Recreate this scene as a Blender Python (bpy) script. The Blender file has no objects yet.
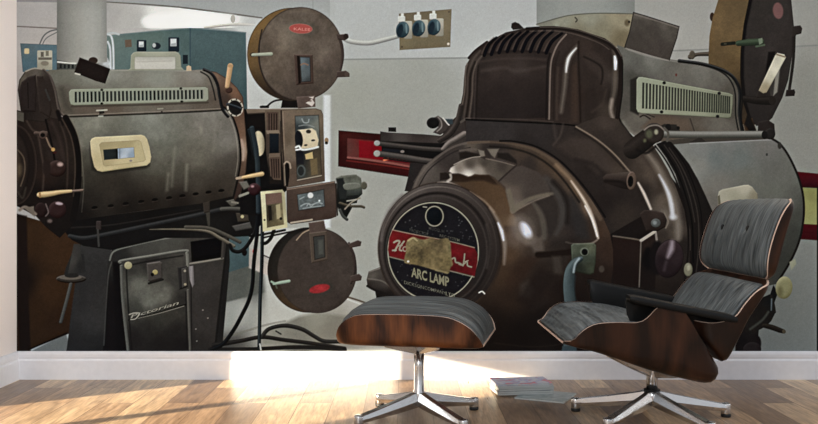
import bpy, bmesh, math, random
import numpy as np
from mathutils import Vector, Matrix

# ------------------------------------------------------------------
#  The printed wall mural: the print is laid out in millimetre-like
#  units on the wall (U to the right, V downward from the wall's eye
#  line) and inked into colour attributes of flat printed pieces.
# ------------------------------------------------------------------
INK = 2.0                                  # samples per unit
MX0, MX1, MY0, MY1 = 17.0, 852.0, -36.0, 351.0
NW = int(round((MX1 - MX0) * INK)) + 1
NH = int(round((MY1 - MY0) * INK)) + 1
GX, GY = np.meshgrid(MX0 + np.arange(NW) / INK, MY0 + np.arange(NH) / INK)
GX = GX.astype(np.float32); GY = GY.astype(np.float32)
CAN = np.zeros((NH, NW, 3), np.float32)
PID = np.zeros((NH, NW), np.int16)
PIECES = [('printed_wall', None, None)]    # (name, parent index, label)
CUR = [0]
GRADE_LO = .76

_rng = np.random.RandomState(7)
def _vnoise(cell):
    gw, gh = int((MX1 - MX0) / cell) + 3, int((MY1 - MY0) / cell) + 3
    g = _rng.rand(gh, gw).astype(np.float32) * 2 - 1
    fx = (GX - MX0) / cell; fy = (GY - MY0) / cell
    ix = fx.astype(int); iy = fy.astype(int)
    tx = fx - ix; ty = fy - iy
    tx = tx * tx * (3 - 2 * tx); ty = ty * ty * (3 - 2 * ty)
    return (g[iy, ix] * (1 - tx) + g[iy, ix + 1] * tx) * (1 - ty) + (g[iy + 1, ix] * (1 - tx) + g[iy + 1, ix + 1] * tx) * ty
NOISE = .5 * _vnoise(22) + .45 * _vnoise(9) + .4 * _vnoise(4) + .3 * _vnoise(1.7)

def piece(name, parent=None, label=None):
    PIECES.append((name, parent, label)); CUR[0] = len(PIECES) - 1
    return CUR[0]
def use(i): CUR[0] = i

def smooth(p, n=6, closed=True):
    p = [np.array(q, float) for q in p]; out = []; m = len(p)
    for i in range(m if closed else m - 1):
        if closed: a, b, c, d = p[i - 1], p[i], p[(i + 1) % m], p[(i + 2) % m]
        else: a, b, c, d = p[max(i - 1, 0)], p[i], p[i + 1], p[min(i + 2, m - 1)]
        if abs(b - c).sum() < 1e-6: continue
        for k in range(n):
            t = k / n
            out.append(.5 * (2 * b + (c - a) * t + (2 * a - 5 * b + 4 * c - d) * t * t + (3 * b - a - 3 * c + d) * t ** 3))
    if not closed: out.append(p[-1])
    return [tuple(q) for q in out]

def _win(x0, y0, x1, y1):
    i0 = max(0, int((x0 - MX0) * INK) - 1); i1 = min(NW, int((x1 - MX0) * INK) + 3)
    j0 = max(0, int((y0 - MY0) * INK) - 1); j1 = min(NH, int((y1 - MY0) * INK) + 3)
    if i1 <= i0 or j1 <= j0: return None
    return (slice(j0, j1), slice(i0, i1))

def _sdf_poly(p, X, Y):
    d = np.full(X.shape, 1e12, np.float32); ins = np.zeros(X.shape, bool)
    n = len(p)
    for i in range(n):
        ax, ay = p[i]; bx, by = p[(i + 1) % n]
        ex, ey = bx - ax, by - ay; L = ex * ex + ey * ey
        if L < 1e-9: continue
        wx = X - np.float32(ax); wy = Y - np.float32(ay)
        t = np.clip((wx * np.float32(ex) + wy * np.float32(ey)) / np.float32(L), 0, 1)
        qx = wx - np.float32(ex) * t; qy = wy - np.float32(ey) * t
        np.minimum(d, qx * qx + qy * qy, out=d)
        if abs(ey) > 1e-9:
            c = ((Y >= ay) != (Y >= by))
            ins ^= c & (wx < wy * np.float32(ex / ey))
    d = np.sqrt(d)
    return np.where(ins, -d, d)

def _ink(w, d, col, f=.9, a=1., bev=None, rim=None, nz=0., own=True):
    X, Y = GX[w], GY[w]
    cov = np.clip(.5 - d / f, 0, 1) * a
    c = col(X, Y) if callable(col) else np.broadcast_to(np.array(col, np.float32), X.shape + (3,))
    c = np.array(c, np.float32)
    if bev or rim:
        t = None
        if bev:
            gy, gx = np.gradient(d, 1 / INK)
            t = np.clip(1 + d / bev[0], 0, 1) ** 1.4
            ang = math.radians(bev[2] if len(bev) > 2 else -115)
            c = c + (bev[1] * (gx * math.cos(ang) + gy * math.sin(ang)) * t)[..., None]
        if rim:
            t = (np.clip(1 + d / rim[0], 0, 1) * rim[2])[..., None]
            c = c * (1 - t) + np.array(rim[1], np.float32) * t
    if nz: c = c * (1 + nz * NOISE[w][..., None])
    CAN[w] = CAN[w] * (1 - cov[..., None]) + c * cov[..., None]
    if own and CUR[0] is not None:
        PID[w][cov > .5] = CUR[0]

def P(pts, col, sm=0, **k):
    if sm: pts = smooth(pts, sm if sm > 1 else 5)
    xs = [q[0] for q in pts]; ys = [q[1] for q in pts]; m = 2 + k.get('f', .9)
    w = _win(min(xs) - m, min(ys) - m, max(xs) + m, max(ys) + m)
    if w is None: return
    _ink(w, _sdf_poly(pts, GX[w], GY[w]), col, **k)

def E(cx, cy, rx, ry, col, rot=0, ring=None, **k):
    m = max(rx, ry) + 2 + k.get('f', .9) + (ring or 0)
    w = _win(cx - m, cy - m, cx + m, cy + m)
    if w is None: return
    c, s = math.cos(math.radians(rot)), math.sin(math.radians(rot))
    x = (GX[w] - cx) * c + (GY[w] - cy) * s; y = -(GX[w] - cx) * s + (GY[w] - cy) * c
    k0 = np.sqrt((x / rx) ** 2 + (y / ry) ** 2) + 1e-6
    k1 = np.sqrt((x / rx ** 2) ** 2 + (y / ry ** 2) ** 2) + 1e-6
    d = (k0 * (k0 - 1) / k1).astype(np.float32)
    d = np.where(k0 < .05, -min(rx, ry), d)
    if ring: d = np.abs(d) - ring / 2
    _ink(w, d, col, **k)

def S(pts, wd, col, sm=1, tube=None, **k):
    """a stroke; wd = width or list of widths along it; tube = (highlight colour, amount)"""
    n0 = len(pts)
    ws = list(wd) if isinstance(wd, (list, tuple)) else [wd] * n0
    if sm and n0 > 2:
        q = smooth([(x, y) for x, y in pts], 6, False)
        wv = [np.interp(i / 6, range(n0), ws) for i in range(len(q))]
        pts, ws = q, wv
    m = max(ws) + 2 + k.get('f', .9)
    xs = [q[0] for q in pts]; ys = [q[1] for q in pts]
    w = _win(min(xs) - m, min(ys) - m, max(xs) + m, max(ys) + m)
    if w is None: return
    X, Y = GX[w], GY[w]
    d = np.full(X.shape, 1e6, np.float32); sx = np.zeros_like(d)
    for i in range(len(pts) - 1):
        ax, ay = pts[i]; bx, by = pts[i + 1]; ex, ey = bx - ax, by - ay; L = ex * ex + ey * ey + 1e-9
        t = np.clip(((X - ax) * ex + (Y - ay) * ey) / L, 0, 1)
        qx, qy = X - ax - ex * t, Y - ay - ey * t
        r = (ws[i] * (1 - t) + ws[i + 1] * t) / 2
        dd = np.sqrt(qx * qx + qy * qy) - r
        better = dd < d
        d = np.where(better, dd, d)
        if tube: sx = np.where(better, (-.35 * qx - .94 * qy) / np.maximum(r, .1), sx)
    if tube:
        base = np.array(col, np.float32)
        hl = np.clip(1 - np.abs(sx - .45) / .55, 0, 1)[..., None] * tube[1]
        dk = (1 - .45 * np.clip(-sx, 0, 1))[..., None]
        cc = (base * dk) * (1 - hl) + np.array(tube[0], np.float32) * hl
        _ink(w, d, lambda X, Y: cc, **k)
    else: _ink(w, d, col, **k)

def lin(a, b, stops):
    ax, ay = a; ex, ey = b[0] - ax, b[1] - ay; L = ex * ex + ey * ey
    ts = [s[0] for s in stops]; cs = np.array([s[1] for s in stops], float)
    def f(X, Y):
        t = ((X - ax) * ex + (Y - ay) * ey) / L
        return np.stack([np.interp(t, ts, cs[:, i]) for i in range(3)], -1)
    return f
def vv(y0, y1, *cs):
    n = len(cs) - 1
    return lin((0, y0), (0, y1), [(i / n, c) for i, c in enumerate(cs)])
def hh(x0, x1, *cs):
    n = len(cs) - 1
    return lin((x0, 0), (x1, 0), [(i / n, c) for i, c in enumerate(cs)])
def pc(*s, soft=4.):
    """blend of colour spots (x, y, r, g, b)"""
    def f(X, Y):
        num = 0; den = 0
        for x, y, r, g, b in s:
            w = (1 / ((X - x) ** 2 + (Y - y) ** 2 + soft * soft) ** 1.6)
            num = num + w[..., None] * np.array((r, g, b), np.float32); den = den + w
        return num / den[..., None]
    return f
def R4(x0, y0, x1, y1, r=0):
    if not r: return [(x0, y0), (x1, y0), (x1, y1), (x0, y1)]
    o = []
    for cx, cy, a0 in ((x1 - r, y0 + r, -90), (x1 - r, y1 - r, 0), (x0 + r, y1 - r, 90), (x0 + r, y0 + r, 180)):
        for k in range(4):
            a = math.radians(a0 + 30 * k); o.append((cx + r * math.cos(a), cy + r * math.sin(a)))
    return o

def T(body, x, y, ux, uy, vx, vy, col, bold=0., a=1.):
    """lettering: origin (x,y), (ux,uy) one em to the right, (vx,vy) one em up"""
    cu = bpy.data.curves.new('lettering', 'FONT'); cu.body = body; cu.size = 1; cu.offset = bold; cu.resolution_u = 3
    ob = bpy.data.objects.new('lettering', cu)
    bpy.context.scene.collection.objects.link(ob)
    dg = bpy.context.evaluated_depsgraph_get()
    me = ob.evaluated_get(dg).to_mesh(); me.calc_loop_triangles()
    V = [(x + v.co.x * ux + v.co.y * vx, y + v.co.x * uy + v.co.y * vy) for v in me.vertices]
    tri = [tuple(V[i] for i in t.vertices) for t in me.loop_triangles]
    if V:
        xs = [q[0] for q in V]; ys = [q[1] for q in V]
        w = _win(min(xs) - 1, min(ys) - 1, max(xs) + 1, max(ys) + 1)
        if w is not None:
            X, Y = GX[w], GY[w]; cov = np.zeros(X.shape, np.float32); K = 4
            for sx in range(K):
                for sy in range(K):
                    px = X + ((sx + .5) / K - .5) / INK * 1.2; py = Y + ((sy + .5) / K - .5) / INK * 1.2
                    hit = np.zeros(X.shape, bool)
                    for (a0, b0, c0) in tri:
                        s1 = (b0[0] - a0[0]) * (py - a0[1]) - (b0[1] - a0[1]) * (px - a0[0])
                        s2 = (c0[0] - b0[0]) * (py - b0[1]) - (c0[1] - b0[1]) * (px - b0[0])
                        s3 = (a0[0] - c0[0]) * (py - c0[1]) - (a0[1] - c0[1]) * (px - c0[0])
                        hit |= ((s1 >= 0) & (s2 >= 0) & (s3 >= 0)) | ((s1 <= 0) & (s2 <= 0) & (s3 <= 0))
                    cov += hit
            cov = cov / (K * K) * a
            CAN[w] = CAN[w] * (1 - cov[..., None]) + np.array(col, np.float32) * cov[..., None]
    bpy.data.objects.remove(ob); bpy.data.curves.remove(cu)
# ---------------- the printed picture : room behind -----------------
use(0)
CAN[:] = pc((20,20,158,152,147),(20,100,148,138,130),(45,15,172,166,161),(45,35,168,160,152),(125,16,178,174,168),(250,70,192,194,190),(200,5,168,168,163),(350,20,176,178,174),
  (450,30,170,172,169),(520,10,172,173,170),(350,90,151,152,141),(420,76,151,152,143),(400,150,150,150,142),(350,230,158,158,149),(370,244,159,159,149),(320,60,160,161,153),(680,30,153,151,144),(660,10,154,153,147),
  (805,30,140,139,132),(800,90,129,129,121),(800,130,129,129,122),(790,280,121,122,114),(800,322,119,120,112),(810,260,124,125,118),soft=22)(GX, GY)
CAN *= (1 + .012 * NOISE[..., None])
# upper wall beams
P([(17,-36),(58,-36),(58,2.5),(17,2)], (134,131,128))
S([(17,26.5),(58,28.5)], 1.2, (110,100,92)); S([(40,44),(44,36),(50,31.5),(58,29.5)], 1.3, (92,92,90)); S([(43,44),(47,38),(58,32)], 1, (105,105,102))
P([(104,-36),(330,-36),(330,24),(262,17.5),(178,6.8),(104,1.5)], vv(-20,20,(150,152,149),(163,165,161)))
S([(104,2),(178,7.2),(262,18)], 1.4, (104,100,92))
P([(107,3),(178,8),(262,19),(262,28),(107,28)], pc((112,14,168,164,158),(130,20,178,175,168),(160,22,232,230,222),(200,18,246,244,238),(228,20,225,222,214),(255,24,190,190,185)))
P([(143,19),(170,13),(231,15),(231,24),(180,27),(150,28)], (246,244,238), sm=1, f=5)
S([(205,27.5),(235,24.5),(262,26)], 2.6, (200,194,182), tube=((222,218,208),.6)); E(233,19,2.5,4,(178,172,160))
P([(231,26),(262,24),(262,34),(240,32)], (196,197,192), f=4)
# far wall joints
S([(313,-36),(313,22)], 1, (140,142,138), a=.8)
P([(323,95),(331,95),(331,228),(323,228)], hh(322,332,(178,180,178),(206,208,207),(204,206,204),(178,180,176)), f=2)
S([(331.3,95),(331.3,226)], 1, (160,162,158), a=.6)
P([(335,-36),(540,-36),(540,57),(468,57.4),(344,59.2),(335,59)], pc((350,20,177,179,175),(350,55,172,174,170),(450,30,172,174,171),(520,10,174,175,172),(460,52,180,182,178),soft=15), f=1.2)
S([(335,59.6),(344,59.6),(468,58)], 1.5, (136,138,132))
P([(620,-36),(852,-36),(852,44.5),(793,46.5),(675,50.5),(620,52)], pc((680,30,155,153,146),(700,5,152,150,143),(805,30,144,143,136),(840,20,138,137,130),soft=15), f=1.2)
S([(670,51),(710,49.5)], 1.6, (128,128,122)); S([(785,47.2),(818,45.4),(852,44.5)], 1.6, (126,127,122))
# floor of the printed room
P([(205,272),(262,262),(300,330),(345,296),(375,307),(420,320),(420,352),(205,352)], pc((225,280,80,82,75),(250,285,82,84,78),(225,320,146,148,140),(240,310,156,157,150),(285,312,182,182,174),(275,325,172,172,162),(300,335,128,126,116),
  (335,318,150,146,134),(360,306,172,168,158),(365,320,188,185,175),(385,330,170,166,156),(350,335,128,124,114),(230,345,62,60,56),(300,345,58,56,52),soft=7), f=2)
P([(205,268),(249,266),(256,275),(262,270),(266,292),(219,304),(205,306)], (78,80,74), f=2, nz=.06)
P([(262,262),(300,300),(345,330),(300,322),(270,335)], (176,176,167), f=5)
P([(262,332),(300,316),(318,312),(345,316),(352,330),(330,345),(262,345)], pc((275,330,118,117,107),(318,318,132,130,116),(330,330,118,114,102),(300,335,112,110,100)), f=4)
P([(249,249),(272,248),(272,277),(249,268)], pc((252,258,160,150,140),(262,268,176,166,155),(270,250,168,166,160)), f=1.5)
P([(262,228),(300,228),(300,262),(270,260),(262,254)], (184,183,175), f=1.5)
S([(262,254.5),(272,259)], 1.3, (60,56,52))
S([(262,260),(300,285)], 1, (150,148,140), a=.5)
S([(343,295.5),(362,301.5),(378,308)], 1.8, (88,76,62)); S([(343,297.5),(376,310)], 1.6, (205,203,195), a=.6)
P([(17,325),(24,322),(24,352),(17,352)], (118,112,102))
P([(30,352),(66,333),(72,352)], (104,103,96), f=1.5)
# ---------------- blue switch cabinet ----------------
piece('printed_cabinet', None, 'blue green switch cabinet printed behind the first projector')
P([(107,36),(116,34.5),(190,28.2),(191,118),(107,118)], pc((112,45,98,114,108),(125,60,90,108,104),(150,40,86,104,98),(175,60,76,96,94),(187,40,74,93,91)), nz=.05)
P([(190,28.2),(246,32.5),(247.5,116),(190,116)], vv(28,112,(74,93,94),(66,85,86),(56,74,76)), nz=.05)
S([(107,36),(190,28.6),(246,32.9)], 1, (104,122,122), a=.8)
S([(190.3,29),(190.3,116)], 1.2, (40,62,70), a=.7)
P([(125,40),(131.5,39.5),(132,47),(125.5,47.4)], (98,82,68))
P([(183,55),(188,55),(188,64),(183,64)], (28,36,40))
P([(226,236),(249.5,230),(249,266),(226,273)], vv(235,272,(66,84,86),(58,76,78)), f=1, nz=.05)
c0 = CUR[0]
for (x0,y0,x1,y1) in ((137,40,146.5,51.5),(168.5,37.3,179.3,51.8)):
    piece('meter', c0, 'black framed meter with white face')
    P(R4(x0,y0,x1,y1,1), (26,36,44), bev=(1.5,30)); P(R4(x0+2,y0+1.5,x1-2.6,y0+(y1-y0)*.62,.5), (196,200,198))
    P([(x0+2.5,y0+(y1-y0)*.45),(x1-3,y0+(y1-y0)*.4),(x1-3,y0+(y1-y0)*.6),(x0+2.5,y0+(y1-y0)*.6)], (150,155,156))
piece('switch_knob', c0)
E(156.5,46,4.4,3.3,(32,40,46)); E(154.3,45.4,1.8,2.2,(172,176,172))
# ---------------- switch box far left ----------------
piece('printed_switch_box', None, 'small blue switch box printed beside the flue')
P([(20.5,43.5),(57.5,45),(57.5,72),(23,72)], pc((25,50,84,100,104),(30,65,72,94,102),(55,55,82,104,112)), nz=.06, rim=(1,(50,62,66),.5))
P(R4(24.5,48.5,29.5,54,1.2), (184,168,128))
P(R4(37.5,50.5,52.5,70,1), pc((40,55,164,160,142),(50,55,176,170,150),(42,68,140,134,116))); P(R4(38.5,57.5,52,60,.4), (96,90,78)); P(R4(41,52,44,57), (92,86,74)); P(R4(46,51,49,56), (110,104,88)); E(45,63.5,4,2.4,(120,112,96))
# ---------------- flue of the first projector ----------------
piece('printed_flue', None, 'pale flue pipe printed above the first projector')
P([(57,58),(108,58),(114,70),(112,75),(57,74)], pc((62,68,60,60,56),(75,70,70,70,64),(95,66,120,120,115),(112,60,170,172,172)), nz=.25)
for q in ([(107,34.5),(111.5,37),(113.5,48),(114,72)],[(108,42),(110.5,50),(111,72)]): S(q, 2.1, (190,194,194), tube=((214,216,215),.6))
S([(107.5,34),(113,33),(119,34.5)], 2, (178,182,180))
P([(57.3,-36),(106.6,-36),(107.2,62),(82,64.5),(57,60)], hh(57,107,(108,107,100),(126,124,116),(140,138,129),(151,148,139),(158,157,148),(160,159,151),(152,151,143),(132,131,124)), nz=.014)
P([(57.3,-36),(106.6,-36),(106.8,6),(57.3,6)], (122,121,114), f=14, a=.35)
S([(58,62),(70,63.2),(76,63.5)], 1.6, (196,194,184))
for x in range(60, 76, 4): P([(x,64.5),(x+2,64.5),(x+2,68.5),(x,68.5)], (28,30,30))
# ---------------- socket panel ----------------
piece('printed_socket_panel', None, 'plywood panel with three sockets printed on the mural')
c0 = CUR[0]
S([(342,37.5),(351,41.5),(368,43),(384,39.8),(400,35.5)], [4.5,5,5.2,5,4.6], (176,176,168), tube=((206,206,199),.7))
P([(399,13.8),(451.5,9.2),(450.2,47),(399.6,50.2)], pc((405,45,112,101,76),(425,45,106,95,72),(447,20,116,104,80),(420,12,108,97,76)), nz=.07, rim=(1,(86,76,58),.5))
E(448.3,44,1.3,1.3,(215,205,190)); E(402,47,1,1,(80,70,55)); E(449,12,1,1,(90,80,66))
for (x,y) in ((403.6,29.8),(419.6,28.4),(435,27.2)):
    piece('socket', c0, 'blue round plug in white socket')
    P(R4(x+.5,y-8.6,x+8.6,y+9.2,1.4), pc((x+7,y-5,172,168,152),(x+7,y+6,138,134,120)), bev=(1.5,22))
    P(R4(x-5.6,y-13.6,x+1.6,y-7.6,1.2), (198,198,190), bev=(1.5,25)); P(R4(x-2.8,y-16.5,x+.2,y-12.6,.8), (206,206,198))
    E(x-1,y,6.6,8.2,pc((x-4,y-4,50,72,80),(x+3,y-4,78,98,102),(x-1,y+6,34,50,56)), rot=12, bev=(2,18))
    E(x-3.6,y+1,3,6.5,(28,40,48),rot=14,f=1.6); S([(x+2.5,y-5),(x+3,y+3)],1.6,(120,140,142),a=.7)
# ---------------- red port windows ----------------
piece('printed_red_port', None, 'red framed port window printed between the projectors')
P([(338.6,130.4),(381,134),(430,139),(430,180),(410,177.2),(338.2,166.4)], pc((345,135,56,18,15),(360,170,54,13,12),(400,174,50,11,12),(341,150,46,12,11)), nz=.1, rim=(1.4,(34,6,6),.6))
P([(346.8,137.6),(381,141),(430,146),(430,170),(381,163.6),(346.8,157.8)], pc((350,148,84,46,41),(356,150,92,42,38),(362,145,96,24,24)), rim=(1,(48,10,10),.8))
P([(359,140.6),(381,142.5),(430,147),(430,166),(385,160.5),(359,158)], pc((365,150,118,8,18),(380,150,112,8,17),(400,150,76,6,12)))
S([(348,157.6),(360,158.8),(384,162),(412,167)], 2, (128,72,64)); S([(347,160.6),(384,165.3),(412,169.6)], 1.6, (92,26,22)); S([(384,160.2),(388,159)],2,(208,110,70))
piece('printed_red_port', None, 'dark red port window frame printed at the far end of the mural')
P([(796,171.5),(852,177),(852,190),(800,187.6)], vv(171,189,(76,8,17),(58,5,13),(36,4,9)))
P([(800,187.6),(852,190),(852,227),(800,224)], pc((806,205,138,136,80),(812,195,122,121,70),(816,220,138,136,84)))
P([(797,223.5),(852,226.5),(852,243),(797,239)], vv(223,242,(72,7,14),(52,5,10),(60,10,15)))
use(0)
P([(816.6,187),(821,187),(821,352),(816.6,352)], (10,9,9))

# =================== FIRST PROJECTOR (left) ===================
PL = piece('printed_projector', None, 'grey brown arc lamp projector printed on the mural, with both film magazines')
# red-brown crate at far left
piece('printed_crate', None, 'red brown wooden crate printed behind the first projector')
P([(17,214),(80,232),(90,262),(78,330),(31,349),(17,352)], pc((35,240,48,30,15),(60,250,54,34,18),(35,320,46,28,14),(62,320,44,26,14),(22,280,20,12,8),(50,290,52,32,16)), nz=.06)
P([(17,214),(27,216),(29,300),(31,352),(20,352),(17,300)], (24,15,11), f=2)
S([(31,348.5),(67,333)], 1.6, (18,12,9))
use(PL)
# pedestal
P([(82,232),(112,234),(108,352),(66.5,352)], pc((90,245,52,50,50),(80,300,50,47,47),(75,345,46,43,43),(95,320,56,53,52),(104,345,40,38,38)), nz=.07)
P([(112,236),(228,210),(230,262),(222,352),(108,352)], (34,32,32))
P([(108,262),(112,250),(128,244),(165,236.5),(200,232),(229,230),(224,270),(214.5,352),(103,352)], pc((120,255,44,42,41),(140,246,70,68,64),(170,240,74,72,67),(200,236,66,62,58),(215,245,52,48,46),(205,280,62,57,55),(205,320,58,53,51),(200,345,48,43,41),(215,300,54,49,47),(118,300,22,18,20),(116,345,22,18,20)), nz=.06)
S([(110,260),(114,251.5),(130,246),(165,238.3),(198,234.5)], 1.8, (112,112,104), a=.8)
S([(104,345),(108,280),(112,262)], 1.4, (82,80,76), a=.7)
P([(113,262),(122,262),(128,352),(116,352)], (18,15,17), f=2.5)
P([(190.6,241.6),(222.5,236.6),(221.4,258.3),(191.8,262)], (9,8,11), rim=(1,(30,28,28),.6))
S([(190,264),(205,261.6),(222.6,258.6)], 2.6, (104,99,92), tube=((128,122,112),.6)); S([(223.6,236),(222,258)], 2, (66,60,56))
S([(228.6,236),(224,270),(215,351)], 2.2, (26,24,24), a=.9)
S([(191,266),(192,351)], 1.2, (36,32,31))
for q in ((196,329),(203,310),(208,318),(197,341)): E(q[0],q[1],.7,.7,(120,112,104))
# flange, foot and leg to the side
P([(72,254),(84,254),(86,272),(64,276),(66,268)], (44,42,42), f=1.2); P([(74,244),(80,244),(84,272),(68,274)], pc((74,262,70,66,62),(80,265,40,38,38)))
E(71.5,278.8,15,4.2,(60,52,46), bev=(2.5,50)); E(70.5,277.3,11.5,2.4,(96,86,76)); E(72,275.5,7,2.2,(44,40,38))
S([(71,284),(67,300),(61,322)], 3.2, (74,72,68), tube=((98,96,90),.5))
# door
DOOR = piece('pedestal_door', PL, 'grey door with a raised script nameplate and brass knob')
P([(121.4,260.5),(184,250.6),(187.6,253.5),(190.5,352),(128,352),(123,300)], pc((130,270,64,61,56),(140,285,98,96,87),(150,300,108,106,96),(165,295,100,97,88),(175,270,70,66,61),(135,255,62,60,56),(150,262,52,48,46),(180,280,62,59,55),(182,300,50,46,43),(135,310,66,64,58),(135,340,38,33,32),(160,320,58,55,49),(150,328,48,44,41),(175,330,40,36,34),(180,345,33,28,28),(160,345,36,31,30),(170,312,60,56,50),soft=5), nz=.1)
S([(121.5,266),(123,300),(128.4,351)], 3, (84,82,76), tube=((112,110,102),.7)); S([(126.6,270),(128,300),(132,351)], 1.6, (30,26,26), a=.7)
S([(120.5,262.6),(122.5,260.7),(150,256.2),(184,250.8),(187.2,254),(188,266)], 3.2, (96,94,87), tube=((126,124,115),.7))
S([(188,290),(190.3,351)], 2.4, (82,78,72), tube=((110,104,96),.6)); S([(186,292),(187,351)],1.4,(28,24,24),a=.7)
S([(126,266),(150,261),(183,255.6)], 1.6, (32,28,28), a=.7)
E(128.4,265.4,3.8,3.7,(152,144,108), bev=(2.5,30))
P([(146.8,263.2),(160.2,261.2),(162.2,263),(162.6,278.5),(150,282),(148,280)], (74,67,63), bev=(2,44), nz=.06)
S([(149,283.4),(163,279.5)],2,(22,18,18),a=.8); E(155.3,272.2,2.6,2.5,(146,132,84),bev=(1.5,30)); E(152.6,274.5,1.6,1.8,(20,16,14))
piece('hinge', DOOR)
P([(177.6,267.2),(187,265.5),(188,287),(179.4,289.6)], (44,40,40), bev=(2,30)); P([(181.6,268.6),(187,267.3),(187.4,286),(182.5,287.8)], (66,62,60), bev=(1.4,30)); E(185,270.8,1.2,1.2,(138,128,110)); E(185.3,284.3,1.3,1.2,(138,124,100))
P([(188.6,266.2),(193.5,265.6),(194.4,284),(192.6,287.4),(190,280)], hh(188,195,(92,88,88),(124,118,117),(80,75,75)))
piece('script_nameplate', DOOR, 'raised silver script lettering')
S([(129,320),(150,315),(186,304.5)], 1.6, (20,16,16), a=.9)
T('Pictorian', 130.5, 319.4, 13.6, -4.0, 2.4, -6.6, (22,18,18), .01, a=.8)
T('Pictorian', 130, 318.6, 13.6, -4.0, 2.4, -5.6, (128,122,108), .016)
S([(129.5,314.5),(134,313),(139.5,313.3),(136,318.5),(131,319.5)], 1, (156,148,132)); S([(138,318.3),(160,313),(184,306)], .8, (120,114,102))
use(PL)
# rail under the lamphouse
P([(60,226),(75,219),(150,210),(232,195),(262,198),(264,222),(250,236),(215,238),(165,238),(112,250),(84,246),(72,240)], pc((90,226,20,17,17),(150,215,20,17,16),(220,208,24,21,20),(150,232,24,22,23),(210,225,30,28,27),(90,240,22,20,21),(250,220,22,21,22)), nz=.1)
S([(70,236),(85,238),(112,233),(150,225),(195,215.5),(222,209)], 4.2, (46,46,48), tube=((72,72,73),.6))
S([(72,228),(110,225.5),(150,219),(200,210)], 2.4, (34,30,29), tube=((52,47,45),.5))
P(R4(96.5,221,101.5,230,1), (58,48,46), bev=(1.5,25)); P([(203,202),(210,201),(210,212),(204,213)], (58,50,44), bev=(1.5,25)); P([(206,213),(210,212),(210,226),(208,226)], (64,60,54))
S([(98,230),(99,246)], 2, (62,60,58)); 
S([(222,209),(232,208.6),(252,209.5)], 4, (74,72,68), tube=((104,100,92),.6)); P([(236,213),(248,213),(249,221),(238,222)], (66,58,50), bev=(2,20)); E(242.4,216.6,1.6,1.6,(170,160,120))
P([(226,201),(234,199),(237,205),(232,207)], (84,80,72), bev=(1.5,30)); P([(232,226),(250,222),(252,228),(236,231)], (74,72,70), bev=(2,20))
# cables by the pedestal
S([(150,229.5),(178,229.3),(206,231),(220,238),(234,246)], [.8,2,3,3.2,3.2], (92,84,72), tube=((124,116,100),.6))
S([(186,227),(208,228),(224,234),(240,242)], 3.6, (74,69,62), tube=((100,95,86),.5))
S([(230,245),(233,250.5),(240,251.5),(247,246),(254,234),(258,220)], 3.6, (18,17,19), tube=((52,52,54),.5))
S([(262,243),(266,243),(271,238),(274,230)], 3.4, (16,15,16), tube=((44,44,44),.5)); S([(262,238),(280,234),(300,230)], 1.8, (24,22,22)); S([(250,236),(262,234.6),(285,230)], 2.2, (16,15,16))
E(244.6,252.5,2.6,3.4,(24,18,18)); E(253.6,251.4,.9,1.9,(206,30,30))
S([(214,345),(240,341),(262,337),(285,340),(310,343),(345,348)], [5,4,4,4,4,3], (34,31,31), tube=((60,57,54),.5))
S([(210,349.5),(255,349),(300,347),(345,349.5)], 4, (32,30,29)); S([(225,338),(262,326),(285,321)], 2, (96,94,86), a=.6)
S([(262,337),(268,329.5),(279,326),(290,326),(303,329.5),(314,336),(324,341),(340,341.5),(360,341)], [4,4,4,4.2,4.2,4,4,4,4], (40,38,38), tube=((74,72,70),.55))
S([(276,331),(281,334)], 1.4, (30,28,28))
S([(258,214),(257,235),(254,262),(252.5,285),(249,300),(242.5,314),(234,329.5),(223,344),(212,349)], 3.9, (13,15,19), tube=((40,46,52),.5))
S([(262.5,220),(262,262),(260.5,292),(259.8,320),(259.2,349)], 3.6, (26,32,36), tube=((52,60,64),.2))
S([(261.5,230),(259.7,300),(258.7,345)], 1, (66,76,82), a=.7); S([(260,344),(261,349.5)],1.4,(170,170,165))
# ------- projector head -------
HEAD = piece('projector_head', PL, 'brown projector head with glass fronted mechanism')
P([(244,109),(268,110),(284,120),(287,190),(262,216),(240,214)], (17,15,16), nz=.1)
P([(246,109),(316,108.6),(321,110),(323,114),(322,120),(250,122)], vv(108,120,(112,98,84),(88,74,62)))
P([(246,114),(265,113),(266,126),(262,134),(247,130)], (22,17,16), f=2)
# lens
E(257.5,143.5,8,14.5,(24,24,26)); E(259,143.5,6,12.5,hh(254,265,(90,82,64),(198,188,158),(182,170,138),(90,80,64)), rot=-4); S([(249,130),(253,143),(256,158)], 3.2, (30,36,42), tube=((70,80,86),.4)); S([(246,135),(249,146),(251,160)],1.6,(12,13,14))
S([(252,128),(256.5,150),(258,175),(258.5,212)], 4.6, (38,47,54), tube=((84,98,106),.5))
# column of vents
P([(265,110),(280,110),(282,184),(270,184),(266,150)], pc((272,113,98,84,70),(273,150,70,58,50),(274,180,30,24,22)))
P(R4(266.6,112,278.6,132,1.2), (86,68,58)); 
for i in range(4): S([(269.2+2.5*i,114),(269.2+2.5*i,130)], 1, (40,27,24))
P([(266,130.5),(279,130),(280,134),(267,134)], (112,98,84))
P(R4(269.4,133.4,279.2,153.6), vv(133,154,(28,36,46),(16,20,28)), rim=(1,(62,52,46),.7)); P([(269,153.6),(280,153),(280,158),(269,158)], (100,84,72))
P([(269,157),(280.4,156.4),(281,180),(274,179.6),(270.6,176)], (84,66,56), rim=(1,(112,96,82),.6))
for i in range(4): S([(271.6+2.3*i,159.5),(272.2+2.3*i,177.4)], 1, (42,28,25))
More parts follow.
